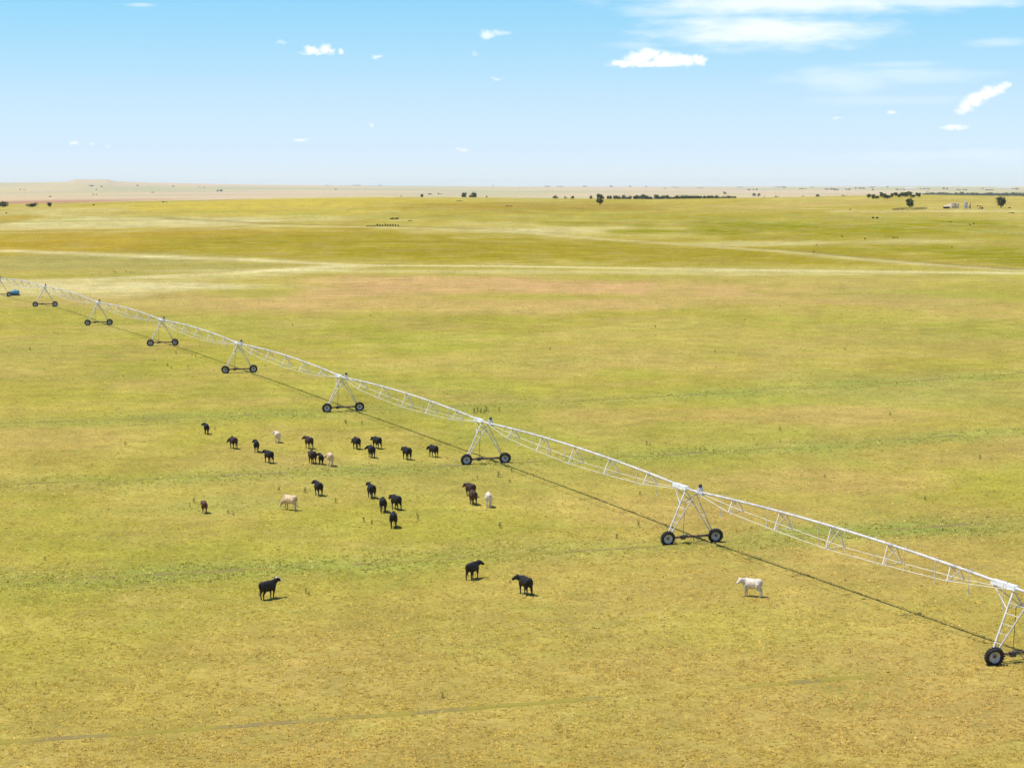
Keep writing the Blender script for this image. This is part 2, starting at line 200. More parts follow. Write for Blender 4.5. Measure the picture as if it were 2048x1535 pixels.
PLAIN_TREES = [(-2742, 13258, 10.3, 15.7, 2), (-2728, 13239, 10.4, 16.0, 1), (-2715, 13204, 11.1, 16.9, 2), (-2631, 13060, 9.4, 15.2, 1), (-2620, 13049, 6.3, 10.2, 2), (-2579, 14047, 13.7, 15.7, 2), (-2368, 14221, 9.3, 10.7, 2), (-2358, 14217, 10.7, 12.3, 2), (-1535, 10635, 11.2, 15.4, 2), (-1519, 10649, 13.3, 18.3, 1), (-1627, 9210, 5.5, 6.3, 2), (-1620, 9210, 6.8, 7.9, 1), (-2870, 11897, 7.2, 13.3, 0), (-2858, 11944, 5.8, 10.7, 1), (-2393, 11745, 6.9, 13.2, 0), (-1661, 8089, 4.4, 8.5, 1), (-1654, 8055, 4.3, 8.3, 2), (-1647, 8082, 4.0, 7.6, 2), (-1591, 7011, 3.7, 7.1, 0), (-1585, 7002, 3.4, 6.5, 0), (-1579, 6982, 3.2, 6.1, 0), (-1157, 13395, 8.9, 17.0, 2), (-1981, 25488, 14.6, 22.4, 2), (-1955, 25492, 15.7, 24.0, 0), (-1930, 25476, 15.2, 23.4, 2), (-1905, 25495, 16.7, 25.7, 2), (-1650, 25306, 14.4, 19.3, 2), (-1628, 25352, 16.9, 22.6, 0), (-1691, 18563, 9.2, 13.2, 2), (-1680, 18553, 8.3, 12.0, 0), (-249, 26716, 16.8, 25.8, 0), (1024, 21192, 22.5, 22.7, 1), (1043, 21210, 18.3, 18.4, 0), (1269, 22043, 15.2, 17.5, 2), (1285, 22093, 16.1, 18.5, 0), (1328, 20199, 18.6, 17.1, 0), (376, 22876, 14.8, 22.7, 2), (398, 22891, 16.6, 25.5, 1), (421, 22898, 15.8, 24.2, 2), (513, 22776, 13.1, 24.1, 1), (536, 22789, 11.1, 20.3, 2), (558, 22757, 15.6, 28.7, 2), (795, 22526, 18.1, 23.8, 0), (817, 22496, 16.1, 21.2, 2), (1257, 16828, 9.2, 13.3, 1), (1267, 16827, 8.6, 12.3, 0), (2212, 14373, 13.3, 21.0, 2), (2232, 14403, 11.4, 18.0, 0), (2251, 14382, 15.4, 24.4, 0), (2271, 14375, 15.1, 23.8, 2), (2129, 13472, 9.0, 16.0, 1), (2145, 13505, 10.1, 18.1, 1), (2160, 13523, 11.3, 20.2, 0), (2283, 13925, 12.5, 17.9, 2), (2300, 13909, 14.4, 20.8, 0), (2389, 13502, 11.8, 20.4, 2), (3277, 17802, 14.8, 22.7, 0), (2611, 17740, 11.0, 21.0, 0), (3076, 14533, 15.5, 26.8, 1), (3098, 14517, 12.8, 22.1, 2), (2292, 11260, 5.4, 7.8, 0), (2299, 11248, 4.4, 6.3, 1), (-2188, 14247, 5.5, 6.3, 1), (-2180, 14252, 7.2, 8.3, 1), (-2109, 13960, 7.8, 9.0, 1), (-2102, 13966, 6.3, 7.3, 0), (2389, 17888, 10.6, 19.6, 2), (2407, 17938, 11.7, 21.6, 1), (1688, 18511, 7.7, 14.7, 2), (1704, 18474, 9.3, 17.9, 2), (1719, 18456, 8.8, 16.9, 0), (3460, 15051, 6.1, 9.4, 2), (3470, 15039, 7.6, 11.6, 2), (3481, 15063, 8.2, 12.6, 1), (-337, 8284, 6.4, 11.0, 0), (-328, 8261, 6.1, 10.5, 2), (2434, 18829, 8.9, 16.4, 2), (2452, 18810, 11.3, 20.7, 2), (2471, 18793, 10.9, 20.1, 1), (2490, 18785, 9.9, 18.2, 0), (2508, 18833, 12.8, 23.5, 0), (2210, 15664, 10.0, 18.4, 2), (2225, 15674, 10.5, 19.3, 1), (2241, 15692, 8.8, 16.3, 2), (2256, 15669, 7.7, 14.2, 0), (2663, 15794, 13.0, 22.5, 2), (2681, 15740, 12.6, 21.7, 0), (2699, 15741, 12.0, 20.7, 1), (2717, 15741, 12.6, 21.7, 0), (3138, 17858, 9.4, 14.7, 2), (3152, 17854, 10.4, 16.3, 2), (3165, 17875, 11.2, 17.6, 1), (3178, 17886, 8.5, 13.3, 0), (2592, 13732, 11.7, 22.5, 1), (2610, 13773, 8.6, 16.5, 1), (2627, 13775, 7.8, 14.9, 0), (2644, 13759, 10.4, 19.9, 1), (2943, 14682, 9.4, 15.6, 1), (2956, 14644, 8.2, 13.5, 0), (2969, 14668, 8.6, 14.2, 0), (2983, 14632, 9.8, 16.2, 1), (2996, 14640, 7.5, 12.4, 0), (2868, 13126, 9.8, 16.6, 0), (2883, 13127, 8.9, 15.0, 0), (2897, 13087, 9.8, 16.5, 1), (2912, 13088, 8.8, 14.9, 1), (2926, 13136, 10.1, 17.0, 2), (2946, 12664, 10.6, 18.3, 1), (2961, 12669, 8.4, 14.4, 0), (2975, 12673, 9.8, 17.0, 1), (2990, 12675, 7.7, 13.3, 0), (3469, 14132, 8.4, 15.1, 0), (3486, 14107, 11.6, 20.7, 1), (3502, 14122, 11.3, 20.1, 0), (2077, 18770, 7.6, 13.1, 2), (2091, 18775, 9.8, 16.9, 2), (2105, 18764, 9.3, 16.0, 2), (2119, 18740, 9.5, 16.3, 0), (1512, 19247, 7.7, 12.4, 2), (1525, 19226, 8.9, 14.3, 2), (1538, 19257, 9.9, 15.9, 0), (1552, 19260, 9.0, 14.4, 2), (1565, 19244, 8.9, 14.4, 1), (-308, 8550, 6.7, 11.5, 0), (-298, 8566, 4.8, 8.3, 2), (862, 8281, 11.7, 13.5, 1), (872, 8318, 8.4, 9.7, 1), (1499, 12946, 11.9, 12.1, 0), (1512, 12956, 12.1, 12.3, 1), (1545, 13044, 13.0, 13.3, 2), (1558, 12989, 15.1, 15.4, 1), (828, 6973, 13.1, 15.1, 1), (840, 6938, 11.7, 13.5, 0)]
PASTURE_SHRUBS = [(-305.0, 1485.6, 1.14, 2.39, 3), (-329.7, 1328.1, 0.9, 1.79, 3), (202.4, 1142.2, 1.12, 2.36, 3), (204.4, 1140.6, 1.19, 2.5, 3), (156.9, 967.7, 0.75, 1.2, 3), (177.6, 948.5, 0.55, 1.03, 3), (178.7, 949.9, 0.59, 1.1, 3), (179.8, 949.3, 0.61, 1.14, 3), (120.6, 812.4, 0.55, 1.09, 3), (134.5, 899.0, 0.49, 0.94, 3), (216.4, 1304.3, 0.88, 1.69, 3), (-43.0, 1583.5, 0.56, 1.26, 3), (-41.5, 1585.0, 0.84, 1.89, 3), (-40.1, 1583.8, 0.71, 1.59, 3), (-38.6, 1583.8, 0.68, 1.54, 3), (-3.5, 1341.1, 0.89, 1.66, 3), (-2.0, 1341.8, 0.75, 1.4, 3), (-0.4, 1340.0, 0.78, 1.45, 3), (-69.7, 1184.2, 1.11, 3.0, 3), (-67.0, 1183.8, 1.17, 3.16, 3), (-58.8, 1161.6, 0.53, 1.27, 3), (-57.7, 1161.9, 0.59, 1.42, 3), (164.1, 945.5, 0.64, 1.54, 3), (238.7, 1061.1, 0.63, 1.2, 3), (242.9, 1071.1, 0.73, 1.41, 3), (323.6, 1324.9, 0.94, 2.26, 3), (295.8, 1212.0, 0.57, 1.27, 3), (297.2, 1211.5, 0.81, 1.81, 3), (298.6, 1212.2, 0.58, 1.3, 3), (185.0, 855.0, 0.55, 1.06, 3), (-302.5, 1768.1, 1.19, 2.86, 3), (-299.8, 1768.5, 0.94, 2.24, 3), (234.4, 1092.8, 0.42, 1.13, 3), (235.7, 1093.0, 0.54, 1.46, 3)]
SHRUB_ROW = [(-78.3, 1099.1, 0.81, 1.04, 3), (-76.8, 1098.6, 0.81, 1.35, 3), (-75.4, 1098.1, 0.81, 1.27, 3), (-74.0, 1097.9, 0.81, 1.21, 3), (-72.6, 1097.9, 1.75, 1.34, 3), (-71.2, 1097.9, 1.38, 1.27, 3), (-69.8, 1097.9, 1.44, 1.12, 3), (-68.4, 1097.9, 1.89, 1.01, 3), (-67.0, 1097.9, 1.5, 1.28, 3), (-65.6, 1097.9, 1.62, 1.11, 3), (-64.2, 1097.9, 1.73, 1.05, 3), (-62.8, 1097.8, 1.52, 1.16, 3), (-61.4, 1097.8, 1.22, 1.03, 3)]
SHED = (282.23, 1320.38)
TANK_A = (286.51, 1320.68)
TANK_B = (288.96, 1320.78)
SEPARATOR = (292.7, 1314.25)
TREATER = (293.49, 1307.71)
PUMPJACK = (298.85, 1300.98)
CORRAL_L = (238.89, 1279.04)
CORRAL_R = (250.43, 1272.3)
BLUE = (-118.96, 485.66)
LAND = [
    (-69.3, 450.4, 42.7, 44.1, 58.8, 'terra', 0.55),
    (16.3, 526.5, 72.7, 57.9, 60.7, 'terra', 1.00),
    (-28.0, 556.6, 41.2, 30.8, 31.3, 'terra', 0.70),
    (53.4, 455.1, 47.4, 34.2, 44.2, 'terra', 0.50),
    (-13.3, 433.9, 44.9, 23.5, 42.4, 'terra', 0.50),
    (87.6, 568.4, 59.5, 22.8, 23.0, 'straw', 0.60),
    (92.5, 483.5, 24.2, 54.1, 57.9, 'green', 0.25),
    (76.4, 374.6, 24.5, 24.4, 24.2, 'green', 0.20),
    (-16.2, 338.2, 14.2, 22.8, 27.7, 'lime', 0.90),
    (-29.6, 370.6, 11.0, 16.0, 16.7, 'lime', 0.50),
    (40.2, 259.3, 24.6, 10.7, 11.6, 'green', 0.35),
    (16.4, 293.7, 8.0, 9.5, 10.2, 'lime', 0.60),
    (-91.9, 452.6, 34.1, 41.9, 47.6, 'green', 0.20),
    (-90.5, 529.5, 35.7, 26.0, 26.4, 'pale', 1.00),
    (-114.9, 510.5, 24.5, 32.0, 33.5, 'pale', 0.60),
    (-8.5, 277.1, 13.7, 12.0, 13.1, 'green', 0.20),
    (49.7, 276.7, 22.9, 15.6, 17.5, 'green', 0.30),
    (28.8, 243.7, 24.2, 10.5, 11.4, 'pink', 0.60),
    (16.3, 173.9, 11.2, 8.8, 9.8, 'pink', 0.50),
    (29.9, 191.8, 14.3, 9.5, 10.4, 'pink', 0.55),
    (46.4, 213.1, 13.4, 16.3, 18.5, 'pink', 0.45),
    (-61.1, 282.7, 15.7, 11.5, 12.5, 'pink', 0.25),
    (-15.4, 122.1, 7.6, 6.5, 7.2, 'pink', 0.20),
    (19.1, 104.6, 10.5, 5.8, 6.5, 'pink', 0.35),
    (-8.2, 100.7, 7.5, 5.3, 5.9, 'pink', 0.22),
    (6.6, 116.9, 7.5, 4.8, 5.2, 'pink', 0.20),
    (13.5, 126.4, 6.9, 5.6, 6.1, 'lime', 0.18),
    (-30.7, 159.0, 13.2, 8.8, 9.8, 'lime', 0.30),
    (1.8, 127.8, 10.4, 8.3, 9.6, 'lime', 0.25),
    (-49.0, 221.0, 7.2, 10.0, 10.9, 'pink', 0.25),
    (-5.4, 173.9, 14.1, 7.8, 8.5, 'lime', 0.15),
    (22.9, 135.7, 8.1, 9.5, 10.9, 'lime', 0.15),
    (-24.8, 176.7, 5.3, 5.5, 5.8, 'green', 0.35),
    (-1.3, 225.6, 5.0, 5.8, 6.1, 'green', 0.35),
    (-155.2, 848.8, 131.8, 118.7, 294.9, 'ochre', 0.90),
    (-25.2, 825.9, 142.5, 131.0, 196.2, 'olive', 0.95),
    (89.9, 767.9, 118.1, 113.2, 160.8, 'olive', 0.90),
    (178.2, 827.2, 62.5, 105.0, 89.9, 'olive', 0.50),
    (-232.9, 983.4, 39.8, 112.9, 127.2, 'ochre', 0.60),
    (-137.4, 703.4, 63.6, 104.0, 74.7, 'sage', 0.95),
    (-70.3, 615.7, 30.5, 25.8, 40.4, 'sage', 0.60),
    (33.9, 609.9, 135.4, 15.5, 17.8, 'pale', 0.50),
    (-237.0, 1200.5, 99.5, 94.9, 78.7, 'pale', 0.75),
    (-296.5, 1336.4, 74.2, 70.5, 102.2, 'pale', 0.50),
    (-156.0, 1212.6, 66.2, 33.3, 31.7, 'pale', 0.60),
    (-218.8, 1322.5, 85.8, 39.0, 42.5, 'ochre', 0.45),
    (-138.0, 1326.6, 98.6, 76.9, 99.3, 'gold', 0.70),
    (-201.2, 1428.5, 106.6, 76.0, 277.9, 'gold', 1.00),
    (-171.0, 1502.6, 96.8, 81.9, 295.6, 'gold', 0.90),
    (-103.3, 1483.2, 109.9, 95.5, 290.6, 'gold', 0.95),
    (-309.6, 1256.0, 19.1, 67.6, 72.9, 'ochre', 0.80),
    (190.2, 972.6, 80.5, 279.5, 374.9, 'swale', 0.32),
    (133.3, 1140.3, 73.5, 93.7, 153.2, 'swale', 0.20),
    (24.7, 1323.2, 107.6, 81.6, 294.8, 'brownolive', 0.75),
    (-36.9, 1212.8, 65.8, 44.6, 48.1, 'olive', 0.40),
    (78.0, 1151.6, 85.3, 59.9, 72.2, 'olive', 0.35),
    (27.5, 1056.4, 36.4, 45.4, 44.1, 'pale', 0.55),
    (-1.0, 1056.0, 52.0, 33.4, 31.9, 'pale', 0.40),
    (34.5, 1114.6, 22.0, 33.1, 33.9, 'swale', 0.54),
    (65.5, 1041.2, 23.1, 24.8, 24.9, 'swale', 1.00),
    (108.9, 1092.5, 35.2, 31.7, 34.0, 'swale', 0.88),
    (117.4, 1048.0, 31.2, 35.6, 37.5, 'swale', 1.00),
    (149.7, 1057.8, 42.1, 48.5, 54.0, 'swale', 0.68),
    (189.4, 1020.0, 46.0, 54.4, 59.2, 'swale', 1.00),
    (236.2, 1061.3, 34.8, 53.2, 60.2, 'swale', 0.94),
    (219.5, 1082.0, 59.8, 34.6, 38.3, 'swale', 0.54),
    (187.9, 825.2, 25.0, 64.7, 56.2, 'swale', 0.81),
    (155.0, 833.7, 18.8, 54.3, 45.7, 'swale', 0.54),
    (176.9, 714.6, 21.8, 84.1, 104.2, 'swale', 0.81),
    (208.4, 968.2, 73.2, 101.0, 105.7, 'olive', 0.40),
    (181.3, 915.1, 29.9, 22.9, 22.3, 'pale', 0.40),
    (202.7, 1221.4, 91.5, 64.0, 99.0, 'ochre', 0.25),
    (156.9, 1343.2, 66.6, 86.3, 134.3, 'straw', 0.50),
    (316.9, 1474.5, 92.9, 129.8, 123.5, 'straw', 0.70),
    (270.5, 1258.3, 69.7, 32.3, 36.9, 'pale', 0.50),
    (197.7, 1502.9, 93.3, 70.2, 57.3, 'pink', 0.60),
    (107.4, 917.7, 36.4, 26.6, 24.2, 'pale', 0.60),
    (-775.6, 9761.6, 627.1, 2440.8, 3169.8, 'rose', 0.60),
    (282.3, 15149.5, 1119.6, 2665.5, 5774.0, 'rose', 0.40),
    (-1168.0, 6577.4, 394.9, 842.1, 902.2, 'rose', 0.40),
    (984.8, 12320.6, 730.6, 2512.9, 5135.2, 'rose', 0.60),
    (-1041.5, 4497.1, 159.2, 2671.8, 778.9, 'redsoil', 1.00),
    (-1091.1, 5397.9, 217.0, 721.1, 762.8, 'redsoil', 0.50),
    (-3118.7, 14230.6, 538.2, 605.1, 660.2, 'rose', 0.40),
    (-262.4, 8630.1, 467.9, 1319.4, 1571.4, 'sagepale', 0.50),
    (-2082.1, 12599.4, 566.2, 1195.2, 1013.4, 'sagepale', 0.60),
    (-2125.2, 10779.7, 595.4, 1455.5, 1055.7, 'sagepale', 0.50),
    (1329.2, 8658.1, 431.5, 1361.3, 2885.0, 'rose', 0.50),
    (3260.1, 14359.2, 544.0, 1660.5, 2094.1, 'rose', 0.60),
    (457.9, 10610.3, 654.0, 1059.8, 1355.1, 'sagepale', 0.50),
    (2952.7, 15519.5, 972.8, 1791.0, 2271.0, 'sagepale', 0.70),
    (-1163.1, 14642.0, 1085.3, 984.9, 1046.1, 'sagepale', 0.50),
    (2161.7, 9519.4, 360.7, 1139.4, 1194.6, 'sagepale', 0.50),
    (-1999.3, 8284.7, 251.9, 1000.0, 1072.5, 'rose', 0.50),
    (-145.0, 1824.8, 90.2, 58.5, 225.5, 'pale', 0.70),
]
TRAILS = [
    ([(-197.3, 783.4), (-162.6, 765.1), (-127.0, 743.7), (-93.5, 725.5), (-64.8, 686.0), (-43.0, 662.0), (-3.9, 659.0), (43.5, 640.8), (89.0, 627.4), (152.8, 606.1)], 7.0, 'cream', 0.80),
    ([(-139.4, 552.7), (-118.6, 557.4), (-98.3, 575.2), (-79.7, 595.2), (-65.1, 624.1), (-56.0, 661.8)], 8.0, 'cream', 0.80),
    ([(-135.2, 536.1), (-94.9, 555.5), (-71.5, 576.3), (-57.9, 612.8), (-48.6, 650.2)], 7.0, 'pale', 0.50),
    ([(-260.1, 1033.8), (-211.9, 1046.6), (-159.2, 1073.1), (-128.0, 1123.1)], 10.0, 'pale', 0.50),
    ([(-213.7, 1254.0), (-177.1, 1214.1), (-144.9, 1170.7), (-106.5, 1129.5), (-72.0, 1110.9), (-32.9, 1078.8), (19.2, 1025.7)], 7.0, 'dark', 0.60),
    ([(-207.2, 1215.7), (-140.4, 1134.3), (-70.3, 1084.6), (-6.2, 1050.2), (41.8, 967.3), (84.0, 909.2), (109.2, 828.8), (122.2, 735.1), (138.3, 680.7), (157.4, 624.4)], 7.0, 'pale', 0.70),
    ([(80.1, 914.7), (112.3, 851.7), (125.8, 756.8), (141.0, 693.7), (159.4, 632.3)], 4.0, 'dark', 0.50),
    ([(-161.4, 1304.3), (-107.5, 1352.7), (-76.2, 1386.8)], 7.0, 'pink', 0.50),
    ([(0.0, 1397.6), (59.2, 1370.9)], 8.0, 'pale', 0.40),
    ([(177.6, 1413.5), (216.4, 1304.1), (273.0, 1269.9), (312.8, 1244.5)], 6.0, 'pale', 0.40),
    ([(-150.5, 597.1), (-47.7, 597.5), (26.0, 599.7), (145.3, 576.2)], 6.0, 'straw', 0.40),
]
# ---------------------------------------------------------------- helpers
def tag(o, label=None, cat=None, group=None, kind=None):
    if label: o['label'] = label
    if cat: o['category'] = cat
    if group: o['group'] = group
    if kind: o['kind'] = kind
    return o

def link(name, data, parent=None, loc=(0, 0, 0), rot=(0, 0, 0)):
    o = bpy.data.objects.new(name, data); COL.objects.link(o)
    o.location = loc; o.rotation_euler = rot
    if parent is not None: o.parent = parent
    return o

class NT:
    """small helper around a material's node tree"""
    def __init__(s, name, rough=.8, spec=.3, metal=0.0):
        s.m = bpy.data.materials.new(name); s.m.use_nodes = True
        s.N = s.m.node_tree.nodes; s.L = s.m.node_tree.links
        s.b = s.N['Principled BSDF']; s.b.inputs['Roughness'].default_value = rough
        s.b.inputs['Specular IOR Level'].default_value = spec; s.b.inputs['Metallic'].default_value = metal
        s.tc = s.N.new('ShaderNodeTexCoord')
    def noise(s, scale, detail=4, rough=.55, vec=None, out='Fac', dist=0.0):
        n = s.N.new('ShaderNodeTexNoise'); n.inputs['Scale'].default_value = scale; n.inputs['Detail'].default_value = detail
        n.inputs['Roughness'].default_value = rough; n.inputs['Distortion'].default_value = dist
        s.L.new(vec if vec is not None else s.tc.outputs['Object'], n.inputs['Vector'])
        return n.outputs[out]
    def rng(s, v, a, b, c, d, smooth=True):
        n = s.N.new('ShaderNodeMapRange'); n.interpolation_type = 'SMOOTHSTEP' if smooth else 'LINEAR'
        s.L.new(v, n.inputs[0])
        for i, q in enumerate((a, b, c, d)): n.inputs[i + 1].default_value = q
        return n.outputs[0]
    def mix(s, f, a, b, blend='MIX'):
        n = s.N.new('ShaderNodeMix'); n.data_type = 'RGBA'; n.blend_type = blend
        for i, q in ((0, f), (6, a), (7, b)):
            if isinstance(q, (int, float)): n.inputs[i].default_value = q
            elif isinstance(q, tuple): n.inputs[i].default_value = q if len(q) == 4 else q + (1,)
            else: s.L.new(q, n.inputs[i])
        return n.outputs[2]
    def mul(s, c, v):
        n = s.N.new('ShaderNodeVectorMath'); n.operation = 'SCALE'; s.L.new(c, n.inputs[0])
        if isinstance(v, (int, float)): n.inputs['Scale'].default_value = v
        else: s.L.new(v, n.inputs['Scale'])
        return n.outputs[0]
    def math(s, op, a, b):
        n = s.N.new('ShaderNodeMath'); n.operation = op
        for i, q in enumerate((a, b)):
            if isinstance(q, (int, float)): n.inputs[i].default_value = q
            else: s.L.new(q, n.inputs[i])
        return n.outputs[0]
    def attr(s, name, out='Color'):
        n = s.N.new('ShaderNodeAttribute'); n.attribute_name = name; return n.outputs[out]
    def color(s, c):
        if isinstance(c, tuple): s.b.inputs['Base Color'].default_value = c if len(c) == 4 else c + (1,)
        else: s.L.new(c, s.b.inputs['Base Color'])
        return s
    def bump(s, h, strength, dist):
        n = s.N.new('ShaderNodeBump'); n.inputs['Strength'].default_value = strength; n.inputs['Distance'].default_value = dist
        s.L.new(h, n.inputs['Height']); s.L.new(n.outputs[0], s.b.inputs['Normal']); return s

def set_mesh(name, verts, faces, nper):
    """mesh from numpy arrays with faces of one size"""
    me = bpy.data.meshes.new(name)
    me.vertices.add(len(verts)); me.vertices.foreach_set('co', np.asarray(verts, np.float32).ravel())
    nf = len(faces)
    me.loops.add(nf * nper); me.loops.foreach_set('vertex_index', np.asarray(faces, np.int32).ravel())
    me.polygons.add(nf); me.polygons.foreach_set('loop_start', np.arange(0, nf * nper, nper, dtype=np.int32))
    me.update(calc_edges=True); me.validate()
    return me

# ---------------------------------------------------------------- value noise for placement and land cover
_rg = np.random.default_rng(11)
_perm = _rg.random((256, 256))
def vnoise(x, y):
    xi = np.floor(x).astype(int); yi = np.floor(y).astype(int); fx = x - xi; fy = y - yi
    fx = fx * fx * (3 - 2 * fx); fy = fy * fy * (3 - 2 * fy)
    a = _perm[xi & 255, yi & 255]; b = _perm[(xi + 1) & 255, yi & 255]; c = _perm[xi & 255, (yi + 1) & 255]; d = _perm[(xi + 1) & 255, (yi + 1) & 255]
    return (a * (1 - fx) + b * fx) * (1 - fy) + (c * (1 - fx) + d * fx) * fy
def fbm(x, y, o=4):
    s = 0; t = 0; w = 1.0
    for i in range(o):
        s = s + w * vnoise(x + 17.3 * i, y - 9.1 * i); t += w; w *= .5; x = x * 2.03; y = y * 2.03
    return s / t

PAL = dict(
    grass=(.318, .266, .046), straw=(.375, .292, .076), pink=(.395, .270, .082), green=(.244, .262, .056), lime=(.305, .288, .042),
    pale=(.52, .440, .200), ochre=(.318, .212, .016), olive=(.258, .203, .012), sage=(.300, .255, .070), gold=(.43, .332, .050),
    brownolive=(.260, .175, .020), cream=(.62, .53, .27), swale=(.205, .190, .004), rose=(.54, .385, .265), redsoil=(.38, .175, .120), sagepale=(.31, .325, .17),
    terra=(.455, .285, .115), dark=(.14, .105, .018), plain=(.50, .405, .195))

def track_radii():
    c = np.array(PIVOT); return [float(np.hypot(*(np.array(t) - c))) for t in TOWERS]
#            strength of the green band, half width (m)
TRACK_GREEN = [(.0, 1.2), (.9, 4.0), (.8, 4.0), (.8, 5.2), (.22, 5.0), (.15, 4.5), (.1, 4), (.08, 4), (0, 3)]

def track_mask(x, y):
    r = np.hypot(x - PIVOT[0], y - PIVOT[1]); th = np.arctan2(x - PIVOT[0], -(y - PIVOT[1]))
    m = np.zeros_like(r)
    for R0, (s, hw) in zip(track_radii(), TRACK_GREEN):
        if s <= 0: continue
        wob = .35 + 1.1 * fbm(th * R0 / 16., np.full_like(th, R0), 3)
        q = s * wob * np.exp(-((r - R0 + .8 * (vnoise(th * R0 / 7., r / 9) - .5) * hw) / hw) ** 2)
        m = np.maximum(m, q)
    return np.clip(m, 0, 1)

def land_colour(x, y):
    d = np.hypot(x, y)
    c = np.empty((len(x), 3)); c[:] = PAL['grass']
    def over(col, m):
        m = np.clip(m, 0, 1)[:, None]; c[:] = c * (1 - m) + np.array(PAL[col]) * m
    n30 = fbm(x / 26., y / 38.); n90 = fbm(x / 80. + 5, y / 110. + 3)
    over('straw', sstep(.50, .68, n30) * .55 * (d < 700)); over('lime', sstep(.52, .36, n30) * .0 + sstep(.5, .30, n30) * .35)
    over('pink', sstep(.52, .70, n90) * .5 * (d < 700)); over('green', sstep(.46, .30, n90) * .2)
    over('straw', sstep(560, 700, d) * .4)
    nm = fbm(x / 60. + 9, y / 150.)
    over('olive', sstep(640, 740, d) * (1 - sstep(1500, 2100, d)) * sstep(.42, .62, nm) * .6)
    over('gold', sstep(600, 800, d) * (1 - sstep(1700, 2300, d)) * .35)
    over('pale', sstep(640, 740, d) * sstep(.56, .36, nm) * .15)
    over('plain', sstep(1900, 3000, d))
    nf = fbm(x / 1400. + 3, y / 650., 3)
    over('rose', sstep(2500, 3500, d) * sstep(.5, .62, nf) * .75); over('sagepale', sstep(2500, 3500, d) * sstep(.5, .34, nf) * .8)
    st = fbm(x / 45. + 40, y / 17., 4); mm = sstep(560, 700, d) * (1 - sstep(1900, 2500, d))
    over('olive', mm * sstep(.53, .70, st) * .38); over('pale', mm * sstep(.45, .30, st) * .16)
    warp = fbm(x / 22., y / 60., 4)
    for (X, Y, rx, rn, rf, col, s) in LAND:
        dx = (x - X) / rx; dy = y - Y
        q = np.sqrt(dx * dx + np.where(dy < 0, dy / rn, dy / rf) ** 2)
        far = d > 2500
        wz = np.where(far, .5, warp)
        over(col, s * sstep(1.25, .55, q + (wz - .5) * 1.3))
    for (pts, wd, col, s) in TRAILS:
        best = np.full(len(x), 1e9); 
        P = np.array(pts); lo = P.min(0) - 60; hi = P.max(0) + 60
        k = np.where((x > lo[0]) & (x < hi[0]) & (y > lo[1]) & (y < hi[1]))[0]
        for a, b in zip(P[:-1], P[1:]):
            ab = b - a; t = np.clip(((x[k] - a[0]) * ab[0] + (y[k] - a[1]) * ab[1]) / (ab @ ab), 0, 1)
            best[k] = np.minimum(best[k], np.hypot(x[k] - a[0] - t * ab[0], y[k] - a[1] - t * ab[1]))
        over(col, s * np.exp(-(best / wd) ** 2) * (.7 + .55 * fbm(x / 35., y / 35., 3)))
    tm = track_mask(x, y); over('green', tm * .95)
    return c

# ---------------------------------------------------------------- ground sheet
def make_ground():
    az = np.concatenate([np.linspace(-180, -40, 36)[:-1], np.linspace(-40, -17, 60)[:-1], np.linspace(-17, 17, 560), np.linspace(17, 40, 60)[1:], np.linspace(40, 180, 36)[1:-1]])
    az = np.radians(az)
    ypx = np.concatenate([np.linspace(1700, 900, 160), np.linspace(895, 545, 140), np.linspace(544, 376, 180)])
    dep = (ypx - 371) / 4060.0
    rr = np.concatenate([[1, 8, 20, 35, 50, 62, 72, 80], np.unique(28.0 / dep), [26000, 30000]])
    rr = rr[np.r_[True, np.diff(rr) > .2]]
    mid = np.linspace(700, 3200, 170); keep = rr[(rr < 700) | (rr > 3200)]
    rr = np.unique(np.concatenate([keep, mid]))
    na, nr = len(az), len(rr)
    A, D = np.meshgrid(az, rr)
    X = (D * np.sin(A)).ravel(); Y = (D * np.cos(A)).ravel(); Z = ground_z(X, Y)
    V = np.column_stack([X, Y, Z]); V = np.vstack([V, [0, 0, float(ground_z(0., 0.))]])
    i = np.arange(nr - 1)[:, None] * na; j = np.arange(na)[None, :]; j2 = (j + 1) % na
    Fq = np.stack([i + j, i + j2, i + na + j2, i + na + j], -1).reshape(-1, 4)[:, ::-1]
    me = set_mesh('ground', V, Fq, 4)
    me.polygons.foreach_set('use_smooth', np.ones(len(Fq), bool))
    c = np.ones((len(V), 4), np.float32); c[:, :3] = land_colour(V[:, 0], V[:, 1])
    a = me.color_attributes.new('land', 'FLOAT_COLOR', 'POINT'); a.data.foreach_set('color', c.ravel())
    o = link('ground', me); tag(o, 'dry yellow green pasture rolling away to the horizon', None, None, 'structure')
    t = NT('pasture', .95, 0.0)
    col = t.attr('land')
    n1 = t.noise(.35, 5, .65); n2 = t.noise(2.2, 4, .6); n3 = t.noise(.06, 4, .6); n4 = t.noise(.13, 3, .6); n5 = t.noise(.022, 9, .76)
    col = t.mix(t.rng(n3, .44, .66, 0, .5), col, (.375, .272, .082)); col = t.mix(t.rng(n4, .5, .70, 0, .40), col, (.265, .262, .05))
    g = t.math('MULTIPLY', t.rng(n1, .25, .75, .80, 1.20, False), t.rng(n2, .25, .75, .76, 1.24, False))
    g = t.math('MULTIPLY', g, t.rng(t.noise(7.0, 3, .6), .25, .75, .80, 1.20, False))
    g = t.math('MULTIPLY', g, t.rng(n5, .25, .75, .80, 1.20, False))
    g = t.math('MULTIPLY', g, t.rng(t.noise(.09, 7, .76), .25, .75, .80, 1.20, False))
    t.color(t.mul(col, g))
    t.bump(t.noise(3.0, 4, .7), .5, .12)
    me.materials.append(t.m)
    return o
make_ground()

